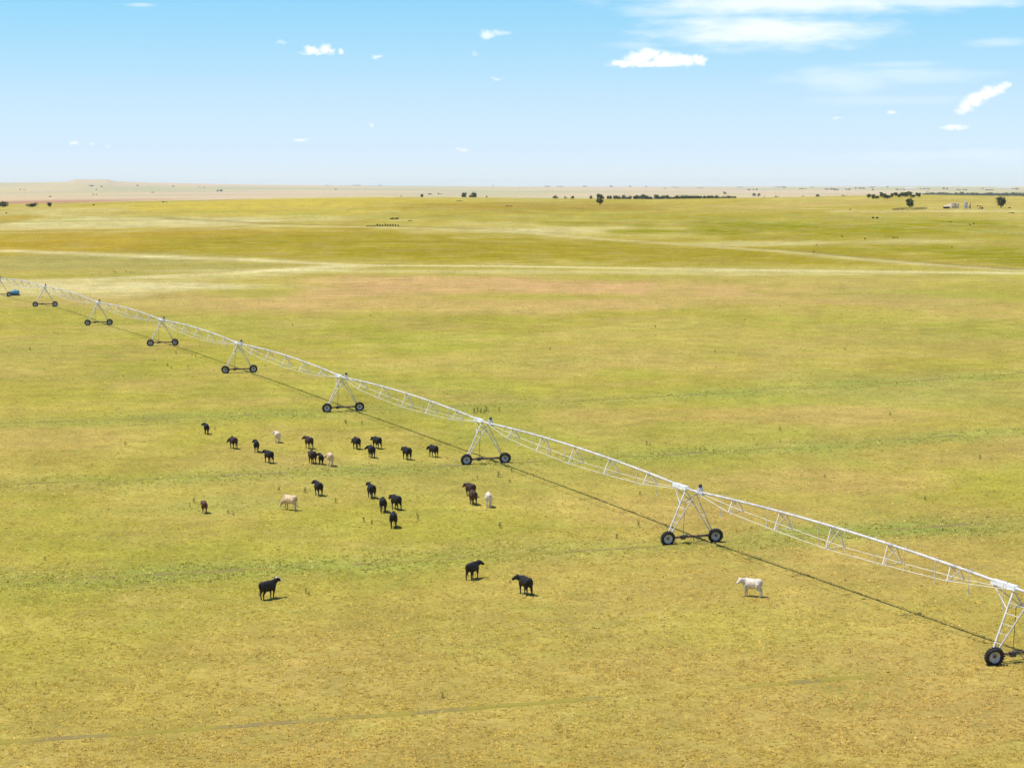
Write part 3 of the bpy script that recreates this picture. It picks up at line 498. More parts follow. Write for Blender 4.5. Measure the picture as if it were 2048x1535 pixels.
# ---------------------------------------------------------------- wheel tracks worn by the towers
def make_tracks():
    t = NT('bare_track', .95, 0.0)
    a = t.noise(.16, 5, .7)
    t.color(t.mix(t.rng(a, .38, .52, 0, 1), (.235, .180, .075), (.285, .235, .048)))
    prof = [(-.4, -.05), (-.27, .07), (-.17, .065), (-.09, .02), (.09, .02), (.17, .065), (.27, .07), (.4, -.05)]
    for k, R0 in enumerate(track_radii()[:4]):
        th = np.arange(-1.1, 1.1, .9 / R0)
        X = PIVOT[0] + R0 * np.sin(th); Y = PIVOT[1] - R0 * np.cos(th)
        m = (np.abs(X / np.maximum(Y, 1)) < .45) & (Y > 60) & (Y < 520); th = th[m]
        V = []
        for (u, h) in prof:
            jit = .12 * (vnoise(th * R0 / 1.7, np.full_like(th, u + 50 + k)) - .5); hj = 1 + 1.2 * (vnoise(th * R0 / 3.1, np.full_like(th, 9 + u + k)) - .5)
            rad = R0 + u + jit + .5 * (vnoise(th * R0 / 25., np.full_like(th, 3. + k)) - .5)
            x = PIVOT[0] + rad * np.sin(th); y = PIVOT[1] - rad * np.cos(th)
            sink = .13 * sstep(.30, .16, vnoise(th * R0 / 11., np.full_like(th, 30. + k)))     # worn away or overgrown in places
            hj = hj - sink / max(abs(h), .02)
            V.append(np.column_stack([x, y, ground_z(x, y) + np.where(h > 0, h * hj, h - .12)]))
        V = np.stack(V, 1); n, p = V.shape[:2]
        i = np.arange(n - 1)[:, None] * p; j = np.arange(p - 1)[None, :]
        Fq = np.stack([i + j, i + p + j, i + p + j + 1, i + j + 1], -1).reshape(-1, 4)
        me = set_mesh('wheel_track', V.reshape(-1, 3), Fq[:, ::-1], 4); me.polygons.foreach_set('use_smooth', np.ones(len(Fq), bool)); me.materials.append(t.m)
        o = link('wheel_track', me)
        tag(o, 'narrow curved rut worn across the pasture by the irrigation wheels', None, 'wheel ruts', 'structure')
make_tracks()

# ---------------------------------------------------------------- grass
def make_grass():
    rg = np.random.default_rng(5)
    n = GRASS_N
    # denser near the viewer, thinning with distance
    d = 1.0 / rg.uniform(1 / 1650., 1 / 84., n); a = np.radians(rg.uniform(-17.5, 17.5, n))
    x = d * np.sin(a); y = d * np.cos(a)
    cl = fbm(x / .9, y / .9, 2); keep = cl > rg.uniform(.1, .8, n)
    x, y, d, cl = x[keep], y[keep], d[keep], cl[keep]
    tm = track_mask(x, y)
    r0 = np.hypot(x - PIVOT[0], y - PIVOT[1]); rut = np.zeros(len(x), bool)
    for R0 in track_radii()[:4]: rut |= np.abs(r0 - R0) < .3
    ok = ~rut | (rg.random(len(x)) < .5)
    x, y, d, cl, tm = x[ok], y[ok], d[ok], cl[ok], tm[ok]
    m = len(x); nb = 5
    z = ground_z(x, y) - .02
    h = (.045 + .085 * rg.random(m) ** 2 + .06 * np.maximum(cl - .5, 0)) * (1 + 1.2 * tm) * (1 + np.clip(d - 250, 0, 900) / 600.)
    base = land_colour(x, y)
    tint = rg.normal(.80, .15, (m, 1))
    straw = (rg.random(m) < .28)[:, None] * np.array([.42, .33, .13]); base = np.where(straw > 0, base * .6 + straw * .4, base) * np.clip(tint, .4, 1.2)
    ang = rg.uniform(0, 2 * np.pi, (m, nb)); lean = rg.uniform(.4, 1.5, (m, nb)) ; wdt = rg.uniform(.025, .06, (m, nb)) * (1 + np.minimum(d[:, None], 700) / 330.)
    ca, sa = np.cos(ang), np.sin(ang); hh = h[:, None] * rg.uniform(.6, 1.1, (m, nb))
    off = rg.uniform(0, .09, (m, nb))
    bx = x[:, None] + ca * off; by = y[:, None] + sa * off; bz = np.repeat(z[:, None], nb, 1)
    P0 = np.stack([bx - sa * wdt, by + ca * wdt, bz], -1); P1 = np.stack([bx + sa * wdt, by - ca * wdt, bz], -1)
    P2 = np.stack([bx + ca * hh * lean, by + sa * hh * lean, bz + hh], -1)
    V = np.stack([P0, P1, P2], 2).reshape(-1, 3)
    Fc = np.arange(len(V)).reshape(-1, 3)
    me = set_mesh('grass', V, Fc, 3)
    c = np.ones((len(V), 4), np.float32); cc = np.repeat(base, nb * 3, 0); c[:, :3] = np.clip(cc, .01, .8)
    at = me.color_attributes.new('land', 'FLOAT_COLOR', 'POINT'); at.data.foreach_set('color', c.ravel())
    o = link('grass', me); tag(o, 'short dry grass tufts covering the grazed pasture', 'grass', None, 'stuff')
    t = NT('grass_blades', .9, 0.0); col = t.attr('land'); t.color(col)
    tr = t.N.new('ShaderNodeBsdfTranslucent'); t.L.new(col, tr.inputs[0])
    mx = t.N.new('ShaderNodeAddShader')      # thin blades: light comes back from one face and through to the other
    t.L.new(t.b.outputs[0], mx.inputs[0]); t.L.new(tr.outputs[0], mx.inputs[1])
    t.L.new(mx.outputs[0], t.N['Material Output'].inputs['Surface'])
    # blades shade mostly like the sward they belong to
    ge = t.N.new('ShaderNodeNewGeometry'); vm = t.N.new('ShaderNodeVectorMath'); vm.operation = 'MULTIPLY_ADD'
    t.L.new(ge.outputs['Normal'], vm.inputs[0]); vm.inputs[1].default_value = (.35, .35, .35); vm.inputs[2].default_value = (0, 0, .8)
    nn = t.N.new('ShaderNodeVectorMath'); nn.operation = 'NORMALIZE'; t.L.new(vm.outputs[0], nn.inputs[0]); t.L.new(nn.outputs[0], t.b.inputs['Normal'])
    me.materials.append(t.m)
GRASS_N = 520000
make_grass()

# ---------------------------------------------------------------- mesh builder
class MB:
    def __init__(s): s.v = []; s.f = []; s.sm = []
    def add(s, V, Fs, smooth=True):
        o = len(s.v); s.v += [tuple(map(float, q)) for q in V]; s.f += [tuple(i + o for i in f) for f in Fs]; s.sm += [smooth] * len(Fs)
    def tube(s, p0, p1, r0, r1=None, n=8, caps=True):
        p0 = Vector(p0); p1 = Vector(p1); r1 = r0 if r1 is None else r1
        ax = (p1 - p0).normalized(); u = ax.orthogonal().normalized(); w = ax.cross(u)
        V = []
        for p, r in ((p0, r0), (p1, r1)):
            for i in range(n):
                a = 2 * math.pi * i / n; V.append(p + (u * math.cos(a) + w * math.sin(a)) * r)
        Fs = [(i, (i + 1) % n, n + (i + 1) % n, n + i) for i in range(n)]
        s.add(V, Fs)
        if caps: s.add(V, [tuple(range(n))[::-1], tuple(range(n, 2 * n))], False)
        return s
    def path(s, pts, r, n=8):
        """bent tube through points; r number or list"""
        pts = [Vector(p) for p in pts]; m = len(pts); rs = r if isinstance(r, (list, tuple)) else [r] * m
        ref = None; V = []
        for k, p in enumerate(pts):
            ax = (pts[min(k + 1, m - 1)] - pts[max(k - 1, 0)]).normalized()
            if ref is None: ref = ax.orthogonal().normalized()
            u = (ref - ax * ref.dot(ax)).normalized(); ref = u; w = ax.cross(u)
            for i in range(n):
                a = 2 * math.pi * i / n; V.append(p + (u * math.cos(a) + w * math.sin(a)) * rs[k])
        Fs = [(k * n + i, k * n + (i + 1) % n, (k + 1) * n + (i + 1) % n, (k + 1) * n + i) for k in range(m - 1) for i in range(n)]
        s.add(V, Fs); s.add(V, [tuple(range(n))[::-1], tuple(range((m - 1) * n, m * n))], False)
        return s
    def box(s, c, size, X=(1, 0, 0), Y=(0, 1, 0), Z=(0, 0, 1), taper=1.0):
        c = Vector(c); X = Vector(X) * size[0] / 2; Y = Vector(Y) * size[1] / 2; Z = Vector(Z) * size[2] / 2
        V = [c + X * a * (taper if k > 0 else 1) + Y * b * (taper if k > 0 else 1) + Z * k for k in (-1, 1) for b in (-1, 1) for a in (-1, 1)]
        s.add(V, [(0, 2, 3, 1), (4, 5, 7, 6), (0, 1, 5, 4), (2, 6, 7, 3), (0, 4, 6, 2), (1, 3, 7, 5)], False); return s
    def lathe(s, prof, n=24, axis='Y', c=(0, 0, 0), closed=False):
        """prof: (radius, along-axis)"""
        V = []
        for r, h in prof:
            for i in range(n):
                a = 2 * math.pi * i / n
                q = {'Y': (r * math.cos(a), h, r * math.sin(a)), 'Z': (r * math.cos(a), r * math.sin(a), h), 'X': (h, r * math.cos(a), r * math.sin(a))}[axis]
                V.append((q[0] + c[0], q[1] + c[1], q[2] + c[2]))
        m = len(prof); rg_ = m if closed else m - 1
        Fs = [(k * n + i, k * n + (i + 1) % n, ((k + 1) % m) * n + (i + 1) % n, ((k + 1) % m) * n + i) for k in range(rg_) for i in range(n)]
        s.add(V, Fs); return s
    def mesh(s, name, mat):
        me = bpy.data.meshes.new(name); me.from_pydata(s.v, [], s.f); me.polygons.foreach_set('use_smooth', s.sm); me.update()
        if mat: me.materials.append(mat)
        return me
    def build(s, name, mat, parent=None, loc=(0, 0, 0), rot=(0, 0, 0)):
        return link(name, s.mesh(name, mat), parent, loc, rot)

def simple(name, c, rough=.6, metal=0.0, var=.12, scale=3.0, spec=.4):
    t = NT(name, rough, spec, metal)
    n = t.noise(scale, 5, .6)
    lo = tuple(q * (1 - var) for q in c); hi = tuple(min(1, q * (1 + var)) for q in c)
    t.color(t.mix(t.rng(n, .3, .7, 0, 1), lo, hi)); return t.m

M = {}
M['galv'] = simple('galvanised_steel', (.62, .575, .52), .5, .12, .22, 1.1)
M['galv_thin'] = simple('galvanised_rod', (.80, .75, .64), .5, .1, .15, .8)
M['cover'] = simple('white_cover_plate', (.84, .84, .86), .4, .05, .05, 1.0)
M['tyre'] = simple('tyre_rubber', (.022, .021, .023), .85, 0, .25, 6)
M['rim'] = simple('wheel_rim', (.54, .52, .51), .45, .2, .15, 5)
def rusty():
    t = NT('rusty_steel', .8, .3); n = t.noise(2.4, 6, .65)
    t.color(t.mix(t.rng(n, .42, .62, 0, 1), (.105, .075, .06), (.36, .17, .075))); return t.m
M['rust'] = rusty()
M['steel_dark'] = simple('dark_gearbox_steel', (.10, .085, .075), .7, .2, .25, 4)
M['box'] = simple('control_box_grey', (.58, .575, .585), .45, .1, .08, 3)
M['cap'] = simple('dark_cap', (.035, .035, .045), .6, 0, .2, 5)
M['hose'] = simple('pale_drop_hose', (.66, .61, .50), .7, 0, .1, 2)

# ---------------------------------------------------------------- irrigation machine
def wheel_meshes():
    Rw = .57; hw = .16
    t = MB()
    prof = [(Rw * .64, -hw * .55), (Rw * .80, -hw), (Rw * .93, -hw * .96), (Rw * .965, -hw * .7), (Rw * .965, hw * .7), (Rw * .93, hw * .96), (Rw * .80, hw), (Rw * .64, hw * .55)]
    t.lathe(prof, 32, 'Y', closed=True)
    for i in range(20):
        for sd in (-1, 1):
            a = 2 * math.pi * (i + (.5 if sd > 0 else 0)) / 20; sk = .16 * sd
            c = Vector((Rw * .985 * math.cos(a), sd * hw * .5, Rw * .985 * math.sin(a)))
            rad = Vector((math.cos(a), 0, math.sin(a))); tan = Vector((-math.sin(a), 0, math.cos(a)))
            Y = (Vector((0, 1, 0)) + tan * sk * 2.6).normalized(); X = Y.cross(rad).normalized()
            t.box(c, (.065, hw * 1.08, .075), X, Y, rad)
    r = MB()
    r.lathe([(Rw * .66, -hw * .56), (Rw * .63, -hw * .5), (Rw * .56, -hw * .2), (Rw * .50, .02), (Rw * .30, .05), (Rw * .2, .0), (.0001, -.01)], 28, 'Y')
    r.lathe([(Rw * .66, hw * .56), (Rw * .62, hw * .4), (Rw * .55, .05), (.0001, .06)], 28, 'Y')
    h = MB(); h.lathe([(.0001, -.10), (.075, -.095), (.085, -.03), (.085, .12), (.0001, .125)], 16, 'Y')
    for i in range(8):
        a = 2 * math.pi * i / 8; h.tube((.14 * math.cos(a), -.03, .14 * math.sin(a)), (.14 * math.cos(a), .02, .14 * math.sin(a)), .016, n=6)
    return t.mesh('tyre', M['tyre']), r.mesh('rim', M['rim']), h.mesh('hub', M['steel_dark']), Rw

def make_irrigator():
    tyre, rim, hub, Rw = wheel_meshes()
    T = [np.array(t) for t in TOWERS]; n = len(T)
    PH = 4.22
    root = link('irrigation_machine', None, loc=(T[1][0], T[1][1], float(ground_z(*T[1]))))
    tag(root, 'long white centre pivot irrigation machine on wheeled towers crossing the pasture', 'irrigator')
    rl = Vector(root.location)
    tops = [Vector((t[0], t[1], float(ground_z(t[0], t[1])) + PH)) for t in T]
    # the line goes on a little past the last towers at each end
    ends_near = tops[0] + (tops[0] - tops[1]).normalized() * 14 + Vector((0, 0, .3))
    ends_far = tops[-1] + (tops[-1] - tops[-2]) * 1.0
    ends_far.z = float(ground_z(ends_far.x, ends_far.y)) + PH
    rg = random.Random(3)
    def span(a, b, bow=.46, overhang=False):
        org = (a + b) / 2; o_loc = org - rl
        ax = (b - a); Ln = ax.length; ax.normalize()
        sd = Vector((ax.y, -ax.x, 0)).normalized()
        def P(t):  # point on the pipe axis relative to org
            return a + (b - a) * t + Vector((0, 0, 4 * bow * t * (1 - t))) - org
        pipe = MB(); pipe.path([P(i / 24) for i in range(25)], .095, 10)
        for i in range(1, 6):
            p = P(i / 6); q = P(i / 6 + .002); pipe.tube(p - (q - p).normalized() * .03, p + (q - p).normalized() * .03,   .135, n=10)
        so_ = pipe.build('span', M['galv'], root, o_loc)
        depth = [.85, 1.22, 1.42, 1.22, .85] if not overhang else [.6, .7, .4]
        ns = len(depth); half = .74
        nodes = {1: [], -1: []}
        for k in range(ns):
            t = (k + 1) / (ns + 1); dt = .55 / Ln
            c = P(t)
            f = MB()
            for s in (1, -1):
                nd = c + sd * half * s * (1 if depth[k] > 1 else .85) - Vector((0, 0, depth[k])); nodes[s].append(nd)
                f.tube(P(t - dt) - Vector((0, 0, .08)), nd, .036, n=6); f.tube(P(t + dt) - Vector((0, 0, .08)), nd, .036, n=6)
                f.box(nd, (.16, .05, .1), ax, sd)
            f.tube(nodes[1][-1], nodes[-1][-1], .03, n=6)
            f.build('truss_frame', M['galv'], so_)
        for s in (1, -1):
            rd = MB(); e0 = P(1.0 / Ln) + sd * .12 * s - Vector((0, 0, .1)); e1 = P(1 - 1.0 / Ln) + sd * .12 * s - Vector((0, 0, .1))
            rd.path([e0] + nodes[s] + [e1], .023, 6); rd.build('truss_rod', M['galv_thin'], so_)
        nd_ = 12 if not overhang else 4
        for k in range(nd_):
            t = (k + .5) / nd_; p = P(t); s = 1 if k % 2 else -1; s = 1
            dh = MB(); top = p + Vector((0, 0, .10)); sw = Vector((rg.uniform(-.04, .04), rg.uniform(-.04, .04), 0))
            g0 = top + Vector((0, 0, .14)); g1 = g0 + sd * .16 * s + Vector((0, 0, .02)); g2 = p + sd * .30 * s - Vector((0, 0, .02))
            ln = 1.25 + rg.uniform(-.1, .15)
            dh.path([top, g0, g1, g2, g2 - Vector((0, 0, ln * .5)), g2 - Vector((0, 0, ln)) + sw], .022, 6)
            e = g2 - Vector((0, 0, ln)) + sw; dh.tube(e + Vector((0, 0, .45)), e, .034, n=6)
            dh.lathe([(.001, -.02), (.07, .0), (.075, .02), (.03, .05), (.02, .1)], 8, 'Z', (e.x, e.y, e.z - .08))
            dh.build('drop_hose', M['hose'], so_)
        return so_
    span(tops[0], ends_near, .1, True)
    for i in range(n - 1): span(tops[i + 1], tops[i])
    span(ends_far, tops[-1])

    def tower(i, c, pipe_dir):
        """pipe_dir: unit vector along the pipe towards the viewer's end"""
        ax = pipe_dir; v = Vector((-ax.y, ax.x, 0)).normalized()
        if v.x < 0: v = -v
        gz = float(ground_z(c.x, c.y)); o = Vector((c.x, c.y, gz)); loc = o - rl
        hw = 2.06
        hubs = []
        for s in (-1, 1):
            w = o + v * hw * s; z = float(ground_z(w.x, w.y)) + Rw * 1.005 - .035 - gz
            hubs.append(v * hw * s + Vector((0, 0, z)))
        beamz = (hubs[0].z + hubs[1].z) / 2 + .10
        off = -ax * .30                                    # frame sits behind the wheel faces
        b0 = hubs[0] + off + v * .05; b1 = hubs[1] + off - v * .05
        m = MB(); mid = b0.lerp(b1, .40)
        m.tube(b0 + Vector((0, 0, .03)), b1 + Vector((0, 0, .03)), .075, n=8)
        base = m.build('tower', M['rust'], root, loc)
        d = MB(); d.tube(b0 + ax * .16 - Vector((0, 0, .05)), b1 + ax * .16 - Vector((0, 0, .05)), .028, n=6); d.build('drive_shaft', M['steel_dark'], base)
        g = MB(); mc = b0.lerp(b1, .33) + ax * .14
        g.box(mc, (.34, .26, .30), v, ax); g.tube(mc + Vector((0, 0, .1)), mc + Vector((0, 0, .1)) + v * .38, .11, n=10); g.build('drive_motor', M['steel_dark'], base)
        for k, hb in enumerate(hubs):
            yaw = math.atan2(-ax.x, ax.y) + math.pi       # local -Y (outer face) looks along ax
            for nm, me in (('tyre', tyre), ('rim', rim), ('hub', hub)):
                w = link(nm, me, base, hb, (0, rg.uniform(0, 3) if nm != 'x' else 0, 0)); w.rotation_mode = 'ZXY'; w.rotation_euler = (0, rg.uniform(0, 3) if nm == 'tyre' else 0, yaw)
            gb = MB(); gb.box(hb + off * .62, (.30, .24, .34), v, ax, taper=.8); gb.build('gearbox', M['steel_dark'], base)
        top = Vector((0, 0, PH)); feet = [hubs[0] + off + v * .12 + Vector((0, 0, .06)), hubs[1] + off - v * .12 + Vector((0, 0, .06))]
        heads = [top - ax * 1.2 - Vector((0, 0, .12)), top + ax * .7 - Vector((0, 0, .12))]
        legs = []
        for k, ft in enumerate(feet):
            for q, hd in enumerate(heads):
                l = MB(); f0 = ft + ax * (.18 if q else -.18); thick = .068 if (k == 0 and q == 0) else .05
                l.tube(f0, hd, thick, thick * .92, n=6); l.build('leg', M['galv'], base); legs.append((f0, hd))
            # rungs tying the two legs of one side together
            A, B = legs[-2], legs[-1]
            for t in ((.18, .33, .48, .64, .80) if k == 0 else (.45,)):
                r = MB(); r.tube(A[0].lerp(A[1], t), B[0].lerp(B[1], t), .028, n=6); r.build('rung', M['galv'], base)
        # braces from the far end of the cover down to the legs
        br = MB()
        for k in (0, 2):
            br.tube(top - ax * 3.3 - Vector((0, 0, .15)), legs[k][0].lerp(legs[k][1], .70), .034, n=6)
        br.tube(legs[0][0].lerp(legs[0][1], .72), legs[2][0].lerp(legs[2][1], .72), .026, n=6)
        br.tube(legs[1][0].lerp(legs[1][1], .72), legs[3][0].lerp(legs[3][1], .72), .026, n=6)
        br.build('brace', M['galv'], base)
        cv = MB(); cc = top - ax * 2.15 + Vector((0, 0, .02))
        for (dx, sx, sz, dz) in ((0, 2.5, .30, .02),): cv.box(cc + Vector((0, 0, dz)), (sx, .34, sz), ax, v, taper=.96)
        cv.build('cover_plate', M['cover'], base)
        cb = MB(); cp = top + ax * 1.45 + Vector((0, 0, .22)); cb.box(cp, (.44, .36, .46), ax, v, taper=.9); cb.tube(top + ax * 1.05, top + ax * 2.0, .17, n=10); cb.tube(cp + v * .25 - Vector((0, 0, .2)), top + ax * 1.3 - v * .2, .06, n=6)
        cbo = cb.build('control_box', M['box'], base)
        cap = MB(); cap.lathe([(.14, .0), (.15, .10), (.11, .24), (.001, .27)], 10, 'Z', tuple(cp + Vector((0, 0, .24)))); cap.build('control_cap', M['cap'], base)
        wire = MB(); wire.path([cp, top - ax * .2 - v * .5 - Vector((0, 0, .9)), mc + Vector((0, 0, .1))], .02, 5); wire.build('power_cable', M['cap'], base)
    for i in range(n):
        j0, j1 = max(i - 1, 0), min(i + 1, n - 1)
        dv = Vector((T[j0][0] - T[j1][0], T[j0][1] - T[j1][1], 0)).normalized()
        # wheels follow the circular track
        rad = Vector((T[i][0] - PIVOT[0], T[i][1] - PIVOT[1], 0)).normalized()
        tower(i, Vector((T[i][0], T[i][1], 0)), (rad * .7 + dv * .3).normalized())
make_irrigator()

# ---------------------------------------------------------------- cattle
def coat(name, c, dark=None, face=None, var=.3):
    t = NT(name, .6, .22); n = t.noise(3.0, 4, .6)
    lo = tuple(q * (1 - var) for q in c); hi = tuple(q * (1 + var) for q in c)
    col = t.mix(t.rng(n, .35, .65, 0, 1), lo, hi)
    # dusty, soiled lower legs
    sp = t.N.new('ShaderNodeSeparateXYZ'); t.L.new(t.tc.outputs['Object'], sp.inputs[0])
    col = t.mix(t.rng(sp.outputs[2], .5, .0, 0, .35), col, (.11, .085, .05))
    if face is not None: col = t.mix(t.attr('face', 'Fac'), col, face)
    t.color(col); return t.m
COATS = dict(black=coat('coat_black', (.016, .0115, .011)), brownblack=coat('coat_dark_brown', (.046, .022, .016)), brown=coat('coat_brown', (.07, .031, .019)),
    red=coat('coat_red_brown', (.115, .042, .022)), tan=coat('coat_tan_cream', (.64, .46, .27), var=.22), cream=coat('coat_cream', (.66, .52, .38), var=.16), white=coat('coat_white', (.66, .56, .45), var=.16),
    whiteface=coat('coat_black_white_face', (.016, .0115, .011), face=(.8, .76, .7)), blackface=coat('coat_black_pale_muzzle', (.016, .0115, .011), face=(.55, .5, .42)))

def cow_mesh(pitch, yaw, rg, slim=1.0):
    """one continuous surface: overlapping lofts fused by a voxel remesh; faces +X, hooves on z = 0, back about 1.3 m"""
    mb = MB()
    def loft(secs, n=14):
        # secs: (centre, half width, half height, axis)
        V = []
        for (c, hw, hh, ax) in secs:
            ax = Vector(ax).normalized(); side = Vector((0, 0, 1)).cross(ax)
            if side.length < .2: side = Vector((0, 1, 0))
            side.normalize(); up = ax.cross(side).normalized()
            for i in range(n):
                a = 2 * math.pi * i / n; V.append(Vector(c) + side * math.cos(a) * hw + up * math.sin(a) * hh)
        m = len(secs)
        Fs = [(k * n + i, k * n + (i + 1) % n, (k + 1) * n + (i + 1) % n, (k + 1) * n + i) for k in range(m - 1) for i in range(n)]
        mb.add(V, Fs + [tuple(range(n))[::-1], tuple(range((m - 1) * n, m * n))])
    X = (1, 0, 0); w = slim
    # trunk, rump to brisket
    loft([((-.82, 0, 1.02), .12, .17, X), ((-.76, 0, 1.0), .25 * w, .28, X), ((-.60, 0, .985), .33 * w, .33, X), ((-.36, 0, .955), .33 * w, .345, X), ((-.08, 0, .93), .355 * w, .37, X),
          ((.20, 0, .93), .34 * w, .375, X), ((.45, 0, .945), .29 * w, .365, X), ((.62, 0, .95), .245 * w, .33, X), ((.74, 0, .97), .16, .24, X), ((.79, 0, .99), .07, .13, X)], 20)
    # neck and head
    nb = Vector((.52, 0, 1.06)); cy, sy = math.cos(yaw * .6), math.sin(yaw * .6)
    nd = Vector((cy * math.cos(pitch * .9), sy * math.cos(pitch * .9), math.sin(pitch * .9) + .08)).normalized()
    nl = .46 if pitch > -.7 else .66
    hb = nb + nd * nl
    loft([(nb - nd * .14, .20, .30, nd), (nb + nd * nl * .35, .165, .235, nd), (nb + nd * nl * .7, .138, .195, nd), (hb, .128, .17, nd), (hb + nd * .06, .09, .12, nd)])
    fy = yaw; fp = pitch * .45 - .55
    hd = Vector((math.cos(fy) * math.cos(fp), math.sin(fy) * math.cos(fp), math.sin(fp))).normalized()
    h0 = hb + Vector((0, 0, .05)) - hd * .08
    loft([(h0 - hd * .05, .08, .08, hd), (h0 + hd * .02, .14, .15, hd), (h0 + hd * .15, .145, .15, hd), (h0 + hd * .28, .118, .125, hd), (h0 + hd * .40, .105, .105, hd), (h0 + hd * .48, .10, .095, hd), (h0 + hd * .525, .06, .06, hd)], 12)
    side = Vector((-math.sin(fy), math.cos(fy), 0))
    for s in (1, -1):
        e = h0 + hd * .03 + side * .11 * s + Vector((0, 0, .07))
        mb.path([e, e + side * .09 * s + Vector((0, 0, .01)), e + side * .20 * s - Vector((0, 0, .03))], [.035, .058, .022], 8)
    # legs: fore (elbow, knee, fetlock, hoof), hind (hip, stifle, hock, fetlock, hoof)
    for (s, ph) in ((1, rg.uniform(-.13, .13)), (-1, rg.uniform(-.13, .13))):
        y = .19 * s * w
        fx = .46
        mb.path([(fx, y, .88), (fx + .02 + ph * .2, y, .66), (fx + .03 + ph * .6, y * .95, .42), (fx + .01 + ph * .85, y * .95, .16), (fx + .02 + ph, y * .95, .09), (fx + .05 + ph, y * .95, .0)], [.16, .105, .062, .046, .052, .06], 10)
        ph2 = rg.uniform(-.14, .14); hx = -.56; y = .20 * s * w
        mb.path([(hx + .02, y * .8, .98), (hx + .10 + ph2 * .2, y, .76), (hx - .02 + ph2 * .5, y, .56), (hx - .11 + ph2 * .7, y, .43), (hx - .09 + ph2 * .9, y, .16), (hx - .08 + ph2, y, .09), (hx - .04 + ph2, y, .0)], [.21, .175, .10, .062, .047, .053, .06], 10)
    # tail
    tsw = rg.uniform(-.12, .12)
    mb.path([(-.74, 0, 1.22), (-.84, 0, 1.17), (-.88, tsw * .3, .95), (-.88, tsw * .7, .62), (-.88, tsw, .46), (-.87, tsw, .30)], [.045, .034, .024, .022, .042, .02], 8)
    me = mb.mesh('cow', None)
    tmp = bpy.data.objects.new('cow_tmp', me); COL.objects.link(tmp)
    md = tmp.modifiers.new('r', 'REMESH'); md.mode = 'VOXEL'; md.voxel_size = .026; md.use_smooth_shade = True
    sm = tmp.modifiers.new('s', 'SMOOTH'); sm.factor = .5; sm.iterations = 3
    dg = bpy.context.evaluated_depsgraph_get(); ev = tmp.evaluated_get(dg)
    out = bpy.data.meshes.new_from_object(ev); out.name = 'cow'
    bpy.data.objects.remove(tmp); bpy.data.meshes.remove(me)
    # where a white face would be: forehead blaze and muzzle
    nv = len(out.vertices); co = np.empty(nv * 3, np.float32); out.vertices.foreach_get('co', co); co = co.reshape(-1, 3)
    rel = co - np.array(h0); t = rel @ np.array(hd); lat = np.abs(rel @ np.array(side)); perp = np.linalg.norm(rel - t[:, None] * np.array(hd), axis=1)
    upn = rel @ np.array(hd.cross(side)) * -1
    inh = (t > -.06) & (t < .6) & (perp < .2)
    f = inh * np.maximum(sstep(.33, .40, t), sstep(.075, .05, lat) * ((rel[:, 2] - t * hd.z) > .04) * (t < .3)) 
    a = out.attributes.new('face', 'FLOAT', 'POINT'); a.data.foreach_set('value', f.astype(np.float32))
    return out

def make_cattle():
    for k, (x, y, ct, head, (pt, yw), sc) in enumerate(CATTLE):
        rg = random.Random(100 + k)
        me = cow_mesh(pt, yw, rg, rg.uniform(.86, 1.0)); me.materials.append(COATS[ct])
        o = link('cow', me, None, (x, y, float(ground_z(x, y)) - .02), (0, 0, R(head))); o.scale = (sc * .86, sc * .97, sc)
        tag(o, CATTLE_LABELS[k], 'cow', 'cattle grazing beside the irrigation machine')
CATTLE_LABELS = [
    'black cow standing alone farthest up the slope, leftmost in the upper rows',
    'very dark brown cow with lowered head, between the lone farthest cow and the cream one',
    'black cow seen from behind just below and beside the cream cow',
    'cream cow seen from behind, farthest pale animal in the herd',
    'black cow turned aside, lowest of the five cattle around the cream one',
    'dark brown cow standing just above the dark pair and the tan cow',
    'dark brown cow seen from behind, directly below the other dark brown one',
    'small black cow seen from behind beside the tan cow',
    'tan cow seen from behind, with a small black cow beside it',
    'black cow with lowered head, first of the cluster of three black cattle',
    'black cow turned aside at the back of the cluster of three black cattle',
    'black cow standing in front of the cluster of three black cattle',
    'black cow alone between the cluster of three and the pale nosed cow',
    'black cow with a pale muzzle, closest of the herd to the tower wheels',
    'black cow walking away alone above the grazing tan cow',
    'black cow seen from behind, highest in the lower group of four',
    'black cow seen from behind in the middle of the lower group of four',
    'black cow turned side on in the lower group of four',
    'black cow seen from behind, lowest of the lower group of four',
    'dark brown cow half hidden behind another brown cow near the white one',
    'brown cow seen from behind, standing in front of a darker one beside the white cow',
    'white cow seen from behind beside two brown cows',
    'small red brown calf standing alone at the edge of the herd',
    'tan cow grazing with its head down, side on',
    'black cow with a white face and muzzle, standing apart in the near pasture',
    'black cow facing towards the machine, higher of the two black ones near the second rut',
    'black cow looking back over its shoulder, nearest black cow to the machine shadow',
    'white cow standing alone beside the shadow of the irrigation pipe',
]
make_cattle()

# ---------------------------------------------------------------- vegetation
def leaf_mat(name, lo, hi):
    t = NT(name, .8, .2); n = t.noise(.9, 3, .6)
    col = t.mix(t.rng(n, .35, .65, 0, 1), lo, hi); t.color(col)
    tr = t.N.new('ShaderNodeBsdfTranslucent'); t.L.new(col, tr.inputs[0]); mx = t.N.new('ShaderNodeMixShader'); mx.inputs[0].default_value = .25
    t.L.new(t.b.outputs[0], mx.inputs[1]); t.L.new(tr.outputs[0], mx.inputs[2]); t.L.new(mx.outputs[0], t.N['Material Output'].inputs['Surface'])
    return t.m
M['leaf'] = leaf_mat('tree_leaves', (.036, .064, .020), (.082, .122, .036))
M['leaf2'] = leaf_mat('dark_tree_leaves', (.034, .056, .032), (.066, .102, .044))
M['scrub'] = leaf_mat('scrub_leaves', (.045, .050, .020), (.09, .085, .030))
M['weed'] = leaf_mat('weed_leaves', (.075, .082, .022), (.15, .15, .042))
